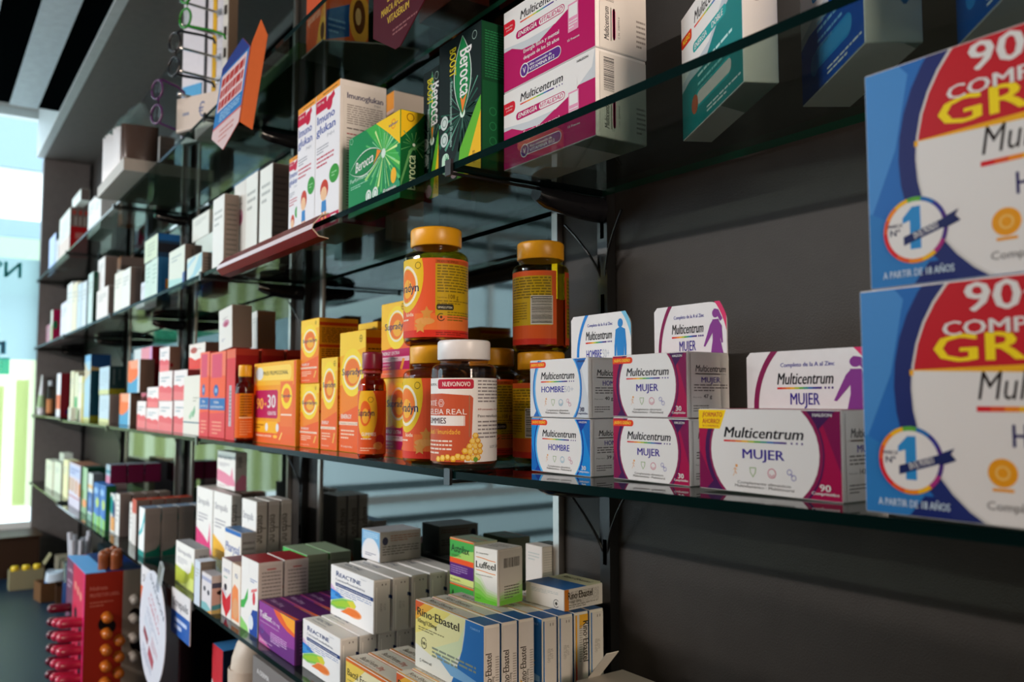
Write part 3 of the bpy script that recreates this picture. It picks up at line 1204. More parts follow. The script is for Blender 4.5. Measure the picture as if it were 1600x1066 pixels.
def d_pharysol(a, w, d, h):
    F, R, T = Face(w, h), Face(d, h), Face(w, d)
    F.rect(0, 0, 1, 1, '#efe9e0')
    F.rect(0, .94, 1, 1, '#2a6ab4')
    F.poly([(0, 0), (1, 0), (1, .3), (.6, .2), (.3, .2), (0, .32)], '#1f5cae')
    F.L += 1
    F.text('Pharysol', .06, .68, .13, '#1f4a9a', .86, 'L', b=1)
    F.text('garganta', .08, .52, .06, '#5aa0c8', .5, 'L')
    F.small(.08, .38, .6, .46, 2, '#7fb0cc', 3)
    R.rect(0, 0, 1, 1, '#a9a5a2')
    R.small(.1, .15, .9, .9, 9, '#7c7876', 3)
    T.rect(0, 0, 1, 1, '#4a6a90')
    return '#d8d2ca', F, R, T


def d_strep(a, w, d, h):
    F, R, T = Face(w, h), Face(d, h), Face(w, d)
    F.rect(0, 0, 1, 1, '#efece8')
    F.poly([(0, .18), (0, .5), (.5, .42), (.75, .36), (.85, .62), (.9, .34), (1, .22), (1, .12), (.6, .1)], a)
    F.text('Strepsils', .08, .80, .075, '#8a8690', .72, 'L', b=1)
    F.small(.1, .58, .7, .7, 3, '#9a96a0', 3)
    F.small(.1, .03, .7, .1, 2, '#c8a0a8', 5)
    R.rect(0, 0, 1, 1, '#c9c2ba')
    R.poly([(0, 0), (1, 0), (1, .36), (.6, .42), (.3, .3), (0, .16)], a if a != '#f4873a' else '#d8741e')
    R.text('Strepsils', .55, .6, .14, '#6a645e', .3, 'L', b=1, rot=90)
    T.rect(0, 0, 1, 1, '#b8b2ac')
    return '#d8d2cc', F, R, T


def d_strep2(a, w, d, h):
    F, R, T = Face(w, h), Face(d, h), Face(w, d)
    F.rect(0, 0, 1, 1, '#ece9e4')
    F.poly([(0, 0), (0, .42), (.7, .36), (.82, .44), (.9, .7), (1, .6), (1, 0)], a)
    F.poly([(.1, 0), (.6, .1), (.8, .3), (1, .3), (1, 0)], '#d6e07c')
    F.L += 1
    F.text('Strepsils', .1, .76, .1, '#8a8690', .75, 'L', b=1)
    F.small(.1, .5, .65, .66, 3, '#9a96a0', 3)
    R.rect(0, 0, 1, 1, '#b8b4b0')
    R.bars(.3, .5, .9, .85, '#4a4644', 3)
    T.rect(0, 0, 1, 1, '#8f8f92')
    return '#cfcac4', F, R, T


def d_gen(a, w, d, h):
    """simple cartons: front colour, side colour"""
    p = a.split(':')
    f = p[0]
    s = p[1] if len(p) > 1 else f  # taupe side tones have the dim warm bounce light put into them
    F, R, T = Face(w, h), Face(d, h), Face(w, d)
    F.rect(0, 0, 1, 1, f)
    F.small(.15, .62, .85, .85, 3, '#b4b8b4', len(a))
    R.rect(0, 0, 1, 1, s)
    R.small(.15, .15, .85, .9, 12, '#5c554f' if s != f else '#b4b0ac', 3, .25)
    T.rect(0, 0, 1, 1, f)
    return f, F, R, T


def d_solid(a, w, d, h):
    F, R, T = Face(w, h), Face(d, h), Face(w, d)
    F.rect(0, 0, 1, 1, a)
    R.rect(0, 0, 1, 1, a)
    T.rect(0, 0, 1, 1, a)
    return a, F, R, T


def d_bands(fr, sd, top=None, base=WHT):
    """front and side given as lists of shapes"""
    def go(a, w, d, h):
        F, R, T = Face(w, h), Face(d, h), Face(w, d)
        for X, L in ((F, fr), (R, sd), (T, [('r', 0, 0, 1, 1, top or base)])):
            for q in L:
                if q[0] == 'r':
                    X.rect(*q[1:])
                elif q[0] == 'p':
                    X.poly(q[1], q[2])
                elif q[0] == 'e':
                    X.ell(*q[1:])
                elif q[0] == 's':
                    X.small(*q[1:])
                elif q[0] == 't':
                    X.L += 1
                    X.text(q[1], q[2], q[3], q[4], q[5], q[6], 'C', 1, rot=q[7] if len(q) > 7 else 0)
        return base, F, R, T
    return go


r_, TP = (lambda c: ('r', 0, 0, 1, 1, c)), '#86766e'  # taupe on carton sides: shade of the right faces as colour
PINKF = [r_('#efe6e6'), ('p', [(0, 0), (1, 0), (1, .42), (.75, .5), (.5, .44), (.25, .52), (0, .5)], '#e2606c'), ('p', [(0, 0), (1, 0), (1, .25), (0, .3)], '#e87a80'), ('s', .15, .62, .8, .84, 2, '#8fa4b0', 3)]
DES = {
    'multi': d_multi, 'gratis': d_gratis, 'vital': d_vital, 'energia': d_energia, 'supra': d_supra, 'extra': d_extra,
    'promo': d_promo, 'berocca': d_berocca, 'boost': d_boost, 'imuno': d_imuno, 'reactine': d_reactine, 'rino': d_rino,
    'telfast': d_telfast, 'bactil': d_bactil, 'astrilax': d_astrilax, 'luffeel': d_luffeel, 'pharysol': d_pharysol,
    'strep': d_strep, 'strep2': d_strep2, 'plain': d_gen, 'solid': d_solid, 'plain2': d_gen, 'side': d_gen, 'foot': d_gen,
    'redtall': d_bands([r_('#d8343c'), ('r', .35, .15, .62, .6, '#b9b4bc'), ('r', 0, .9, 1, 1, '#e06a4a'), ('s', .4, .2, .58, .55, 9, '#6a6470', 3)],
                       [r_('#a01c1e'), ('r', 0, .93, 1, 1, '#b83a2a')], '#a83224', '#a82020'),
    'pinktall': d_bands([r_('#e07a92'), ('r', 0, .4, 1, 1, '#e89aa8'), ('p', [(.6, 0), (1, 0), (1, 1), (.8, 1)], '#d8a4d0')], [r_('#8e1820')], '#c04050', '#d0506a'),
    'redb': d_bands([r_('#ee5a34'), ('r', 0, .72, 1, 1, '#f0785a'), ('p', [(.12, .7), (.78, .7), (.78, .98), (.12, .98)], '#d8486a'), ('p', [(0, 0), (1, 0), (1, .3), (0, .28)], '#e0424c'),
                     ('r', 0, .32, 1, .46, '#2a6cb0'), ('e', .42, .55, .16, .07, '#2a5ca4'), ('e', .42, .55, .08, .03, '#8ab4dc'), ('t', 'Hydra', .45, .4, .03, WHT, .3), ('t', 'ELECTROLITOS', .5, .345, .025, WHT, .8), ('s', .2, .03, .8, .2, 4, '#f0a08a', 5)],
                    [r_('#a01c1e')], '#c83a2a', '#d8402e'),
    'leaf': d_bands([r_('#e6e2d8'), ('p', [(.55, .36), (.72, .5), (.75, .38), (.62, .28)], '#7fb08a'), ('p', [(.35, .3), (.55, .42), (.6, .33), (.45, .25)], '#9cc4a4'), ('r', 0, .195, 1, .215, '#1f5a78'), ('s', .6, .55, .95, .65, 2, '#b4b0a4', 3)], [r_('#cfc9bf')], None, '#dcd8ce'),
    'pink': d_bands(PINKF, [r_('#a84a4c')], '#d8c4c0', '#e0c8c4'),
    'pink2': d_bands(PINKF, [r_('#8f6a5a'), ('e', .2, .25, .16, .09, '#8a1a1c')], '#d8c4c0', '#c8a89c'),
    'pink3': d_bands([r_('#ece4dc'), ('p', [(0, 0), (1, 0), (1, .3), (.7, .42), (.4, .36), (.1, .5), (0, .5)], '#dc3a34'), ('e', .3, .75, .22, .12, '#c0483c'), ('s', .15, .7, .75, .82, 2, '#7a6a64', 3)], [r_('#8f6a5a')], None, '#c8a89c'),
    'orb': d_bands([r_('#4a9cc8'), ('p', [(0, .35), (.25, .3), (.7, .42), (1, .62), (1, 1), (0, 1)], '#f0713c'), ('p', [(.1, 1), (.2, .74), (.9, .72), (1, 1)], '#f0a080'), ('r', .86, 0, 1, 1, '#dce4ea')], [r_('#8a6a5a')], None, '#9a8070'),
    'pale_lo': d_bands([r_('#c3d6e4'), ('r', 0, 0, 1, .14, '#d6d8a0'), ('s', .15, .4, .85, .85, 5, '#a8bccb', 3)], [r_('#8a7c74')], None, '#a09890'),
    'pale_up': d_bands([r_('#bcd2e2'), ('r', 0, 0, 1, .18, '#cfd4a0'), ('s', .15, .3, .85, .85, 5, '#a8bccb', 3)], [r_('#1c3638'), ('r', 0, 0, 1, .2, '#86801c'), ('r', .25, .35, .32, .9, '#5a6a6a'), ('r', .6, .5, .68, .92, '#4a5a5a')], '#1c3638', '#2a3c3e'),
    'bluetall': d_bands([r_('#a8cade'), ('p', [(0, .6), (0, .9), (.6, .75), (1, .78), (1, .72)], '#cfc0a8'), ('r', 0, .9, 1, 1, '#7fb4dc'), ('r', 0, 0, 1, .05, '#c8cc8c')],
                        [r_('#143e4c'), ('r', 0, .78, 1, 1, '#123a64'), ('p', [(0, .82), (0, .76), (1, .76), (1, .78), (.4, .8)], '#b0925c'), ('r', 0, 0, 1, .08, '#7c7a1c')], '#123a64', '#1a4454'),
    'greenpatch': d_bands([r_('#e0dfc4'), ('r', 0, 0, 1, .48, '#d0dcb4'), ('r', .15, .03, .85, .48, '#2fa06a')], [r_('#b0a890')], None, '#d6d2ba'),
    'redwhite': d_bands([r_('#e6e2ee'), ('r', 0, .17, 1, .5, '#d86a54')], [r_('#6e1420'), ('e', .75, .1, .2, .06, '#2a1450')], None, '#7a2a30'),
    'magside': d_bands([r_('#dfe2d4'), ('r', 0, 0, 1, .55, '#b4cc9c')], [r_('#a8184a'), ('e', .25, .55, .25, .13, '#1c6a44')], None, '#a83a5c'),
    'teal': d_bands([r_('#cfe6dc'), ('s', .2, .5, .8, .9, 4, '#a4c4b8', 3)], [r_('#2a6a9c')], None, '#c0d8d0'),
    'bluside': d_bands([r_('#d2e8dc'), ('s', .2, .4, .8, .9, 5, '#a4c4b8', 3)], [r_('#28648e'), ('r', .35, .28, .78, .5, '#d8861c')], None, '#28648e'),
    'blutop': d_bands([r_('#d4e2c8'), ('s', .2, .2, .8, .8, 4, '#a4b4a0', 3)], [r_('#1c3a54'), ('r', 0, .72, 1, 1, '#1a5a94'), ('r', 0, .2, 1, .6, '#1a1c24')], '#1a5a94', '#1c4a70'),
    'bluefoot': d_bands([r_('#dfe6da'), ('p', [(0, 0), (1, 0), (1, .25), (0, .35)], '#b4dcd8'), ('r', .9, 0, 1, .38, '#1f5aa8'), ('s', .15, .7, .8, .86, 2, '#a4b4b4', 3)], [r_('#7a6c64'), ('r', .0, .0, .3, .4, '#1f5aa8'), ('r', .4, .1, .5, .9, '#5a4c48')], None, '#b4aca4'),
    'wave': d_bands([r_('#d8e6e0'), ('p', [(0, .2), (.4, .35), (.8, .9), (1, 1), (1, .5), (.5, .2), (0, .05)], '#a4d0dc'), ('p', [(0, .6), (.6, .9), (.5, 1), (0, .8)], '#b0d4e0')], [r_('#84746a'), ('s', .2, .2, .8, .85, 6, '#5c504a', 3)], None, '#b4aca4'),
    'bluemid': d_bands([r_('#d6e0d8'), ('r', 0, 0, 1, .2, '#1f64b0'), ('p', [(.4, .35), (1, .3), (1, .7), (.4, .6)], '#a8d0d4'), ('r', 0, .62, .3, .85, '#1f64b0')], [r_('#5a5654')], None, '#a8b4b4'),
    'pinkmark': d_bands([r_('#e4e2dc'), ('e', .55, .62, .25, .09, '#c88aa0'), ('e', .55, .6, .16, .05, '#b04a6a'), ('s', .3, .72, .7, .78, 2, '#9a8a90', 3), ('s', .2, .2, .5, .28, 2, '#9a9ab0', 3)], [r_('#8b7b70')], None, '#c8beb4'),
    'capcream': d_bands([r_('#d8b4a0'), ('r', 0, .88, 1, 1, '#e8963a')], [r_('#c4bcb4'), ('e', .42, .8, .26, .045, '#7a7470'), ('e', .42, .8, .22, .03, '#c4bcb4'), ('s', .15, .6, .85, .72, 3, '#8a847e', 3)], '#e8963a', '#c4b4a8'),
    'redcrown': d_bands([r_('#e6e8e0'), ('r', 0, .1, 1, .45, '#e6d0c8'), ('s', .2, .5, .8, .85, 4, '#c4c8c0', 3)], [r_('#9a1418'), ('r', 0, .62, 1, 1, '#6a5a54'), ('e', .2, .9, .1, .05, '#a03a30'), ('e', .55, .9, .1, .05, '#a03a30'), ('e', .88, .9, .1, .05, '#a03a30'), ('r', .3, .38, .75, .5, '#a8645c'), ('r', .25, .64, .35, .82, '#988c84'), ('r', .5, .64, .6, .82, '#988c84'), ('r', .75, .64, .85, .82, '#988c84')], None, '#8a5a54'),
    'apos': d_bands([r_('#c4512c'), ('p', [(.5, 0), (1, 0), (1, .5), (.8, .4)], '#d88a3a'), ('e', .85, .15, .22, .16, '#d8a040'), ('e', .85, .15, .1, .1, '#5a3018'), ('t', 'aposérum', .4, .36, .11, '#e8a890', .66)],
                    [r_('#c8582c'), ('p', [(0, .02), (0, .36), (.55, .5), (.55, .12)], '#1f4a88'), ('e', .8, .36, .26, .3, '#d89a3c'), ('e', .78, .38, .15, .2, '#5a3018'), ('e', .76, .38, .07, .1, '#c8a070'), ('t', 'aposérum', .35, .72, .11, '#e8a890', .6), ('s', .05, .1, .45, .3, 3, '#6a8ab8', 3)], None, '#a8401c'),
    'col': d_bands([r_('#cfc6d8'), ('r', 0, .7, 1, .95, '#b8c0e0'), ('r', .05, .35, .2, .65, '#c08a44'), ('r', .32, .35, .46, .65, '#c08a44'), ('r', .6, .33, .74, .63, '#c8843a'), ('r', .86, .3, 1, .6, '#d8842c'), ('r', 0, .22, 1, .25, '#b05a6a'), ('s', .1, .75, .9, .9, 2, '#5a6ab0', 3)], [r_('#6a6a74')], '#9a6a54', '#b8a8b4'),
    'greenpat': d_bands([r_('#6a9a6c'), ('r', .3, .3, 1, 1, '#a4c4a4'), ('p', [(0, 0), (1, 0), (1, .18), (0, .1)], '#8cb08c'), ('e', .55, .22, .4, .09, '#e8905c'), ('r', 0, .3, .4, .5, '#5a7a2c')], [r_('#0e3a2a')], '#123a2c', '#1c4a38'),
    'bluspot': d_bands([r_('#cfd4d4'), ('r', 0, .18, 1, .6, '#2a5a9c'), ('e', .5, .4, .3, .12, '#5a84c0'), ('r', 0, .68, 1, .76, '#d8b07c'), ('r', 0, 0, 1, .15, '#7ca494')], [r_('#5c666c')], '#6a7278', '#7a8288'),
    'blugreen': d_bands([r_('#2468b4'), ('p', [(0, 0), (1, 0), (1, .22), (0, .28)], '#8cc46a'), ('e', .6, .55, .3, .12, '#b4cc3c'), ('e', .4, .82, .3, .08, '#9cc0e0'), ('r', .38, .0, .5, .9, '#4a8ad0')], [r_('#1c5a2c')], '#2a64a4', '#2a5a94'),
    'colr': d_bands([r_('#dcd6e4'), ('r', 0, .4, 1, .7, '#3a5a9c'), ('r', 0, .1, 1, .35, '#e0dce8')], [r_('#8a7a7c')], '#b4b0b8', '#a8a0a8'),
    'teal2': d_bands([r_('#dce0dc'), ('e', .3, .7, .35, .25, '#2a9a90'), ('e', .75, .6, .25, .25, '#1f3a74'), ('r', .2, .05, 1, .4, '#e0a05c')], [r_('#7a6a64')], '#3a5a74', '#a8a4a4'),
    'purple': d_bands([r_('#a4b8c8'), ('r', 0, 0, 1, .4, '#d08aa4'), ('r', 0, .55, 1, .7, '#3a8a9c')], [r_('#6e1a40'), ('r', .97, 0, 1, 1, '#4a1028')], '#8a98a4', '#5a1634'),
    'swoosh': d_bands([r_('#eef0f0'), ('p', [(0, .45), (.5, .6), (1, .95), (1, .75), (.6, .5), (.1, .4)], '#2ab4bc'), ('r', 0, 0, 1, .12, '#1f8a84')], [r_('#857c76'), ('p', [(0, 0), (1, 0), (1, .26), (.7, .16), (0, .1)], '#12604e'), ('s', .1, .3, .9, .9, 14, '#746b65', 3)], '#7c90a8', '#8a827c'),
    'eye': d_bands([r_('#dcd6da'), ('r', 0, .8, 1, .9, '#a4a8c4'), ('e', .3, .58, .12, .07, '#2a2a3a'), ('e', .7, .52, .12, .07, '#2a2a3a'), ('p', [(0, 0), (1, 0), (1, .1), (.5, .22), (0, .2)], '#7cb4b8'), ('p', [(.6, 0), (1, 0), (1, .1)], '#e0a04a')],
                   [r_('#c09a8c'), ('r', 0, .8, 1, 1, '#b8a8a0'), ('r', 0, .68, 1, .82, '#4a4858'), ('e', .7, .55, .3, .06, '#3a2420'), ('e', .68, .56, .1, .045, '#1c1614'), ('p', [(0, .08), (1, .14), (1, .26), (0, .22)], '#4a8a90'), ('r', 0, 0, 1, .1, '#b8a060')], '#a8a4a8', '#b4a49c'),
    'redarrow': d_bands([r_('#eae4e0'), ('p', [(.05, .45), (.5, .32), (.95, .48), (.95, .2), (.5, 0), (.1, .2)], '#cc2430'), ('p', [(.1, .45), (.5, .34), (.5, .4), (.2, .5)], '#c4c0cc'), ('e', .4, .52, .14, .06, '#2a2a34'), ('t', 'ZYRTEC', .5, .78, .06, '#5a6aa0', .7), ('s', .2, .66, .8, .72, 1, '#8ab0a4', 3)], [r_('#b8a89c')], '#8a5a5c', '#cfc4bc'),
    'orangebaby': d_bands([r_('#ece2d6'), ('p', [(0, .05), (0, .55), (.3, .66), (.75, .6), (.85, .3), (.9, .05)], '#ec8a4c'), ('e', .45, .25, .35, .18, '#e0a070'), ('t', 'IQ', .5, .78, .07, '#4a6aa0', .3)], [r_('#c4a48c')], '#b89078', '#d8c4b0'),
    'ibu': d_bands([r_('#ece9e6'), ('p', [(0, .38), (.2, .42), (.42, .6), (.42, .46), (.2, .3), (0, .28)], '#3fae4a'), ('p', [(0, 0), (.5, 0), (.4, .08), (0, .16)], '#8fd070'), ('p', [(.55, 0), (.55, .2), (.7, .34), (1, .36), (1, 0)], '#20459a'), ('e', .62, .16, .14, .1, '#dfe4ea'), ('e', .78, .5, .08, .09, '#d83a48'), ('p', [(.62, .56), (.95, .62), (.95, .66), (.62, .6)], '#e07a7c'), ('s', .55, .7, .95, .76, 2, '#6a7ab4', 3), ('r', .45, .8, .5, .99, '#e8e4e2')],
                  [r_('#c6bcb6'), ('s', .08, .1, .92, .92, 16, '#8a8480', 3), ('r', .3, .93, .7, .95, '#b05a58')], '#98262c', '#cfc6c0'),
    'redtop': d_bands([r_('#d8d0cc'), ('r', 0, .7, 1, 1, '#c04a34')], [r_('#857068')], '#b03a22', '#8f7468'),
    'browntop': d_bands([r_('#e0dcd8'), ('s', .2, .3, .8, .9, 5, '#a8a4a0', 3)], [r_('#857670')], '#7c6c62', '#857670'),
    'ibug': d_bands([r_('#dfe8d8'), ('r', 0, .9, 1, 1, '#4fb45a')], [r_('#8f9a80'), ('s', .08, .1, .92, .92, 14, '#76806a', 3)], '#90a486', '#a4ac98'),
    'water': d_bands([r_('#7fb4dc'), ('e', .5, .2, .5, .55, '#e6e6ea'), ('e', .5, .15, .42, .45, '#eae6e6'), ('s', .2, .12, .8, .25, 2, '#6a6a8a', 3), ('s', .1, .7, .9, .95, 4, '#c4e0f0', 3)],
                     [r_('#c6bfb8'), ('e', .12, .7, .07, .14, '#4a4a60'), ('s', .25, .66, .95, .9, 3, '#b07a60', 3), ('s', .06, .2, .95, .55, 4, '#7a746e', 7)], '#b4b4b8', '#c6bfb8'),
}


def carton(name, w, d, h, design, loc, rz=0.0, rot=None, flap=False, parent=None):
    """a printed carton; its origin is at the middle of its base"""
    key, _, arg = design.partition(':')
    if key + '_' + arg in DES:
        key = key + '_' + arg
    base, F, R, T = DES[key](arg, w, d, h)
    mb = MB()
    ch = min(.0007, w * .1, d * .1)
    mb.box(-w / 2, w / 2, -d / 2, d / 2, 0, h, mat(base), ch)
    k = 1 - 2 * ch / w, 1 - 2 * ch / d, 1 - 2 * ch / h
    F.emit(mb, lambda x, y, o: (-w / 2 + ch + x * k[0], -d / 2 - o, ch + y * k[2]))
    T.emit(mb, lambda x, y, o: (-w / 2 + ch + x * k[0], -d / 2 + ch + y * k[1], h + o))
    side = lambda x, y, o: (w / 2 + o, -d / 2 + ch + x * k[1], ch + y * k[2])
    if not flap:
        R.emit(mb, side)
    o = mb.obj(name, parent, loc, rz, rot)
    if flap:
        fl = MB()
        e = .0006
        fl.box(w / 2 + .0001, w / 2 + e, -d / 2 + d * .07, d / 2 - ch, ch, h - h * .04, mat(base), .0002)
        R.emit(fl, lambda x, y, q: (w / 2 + e + q, -d / 2 + d * .07 + (x / d) * (d * .93 - ch), ch + y * .955))
        fl.obj('end_flap', o)
    return o


ORD = ['frontmost', 'second from the front', 'third from the front', 'fourth from the front', 'fifth from the front', 'sixth from the front', 'seventh from the front', 'eighth from the front']


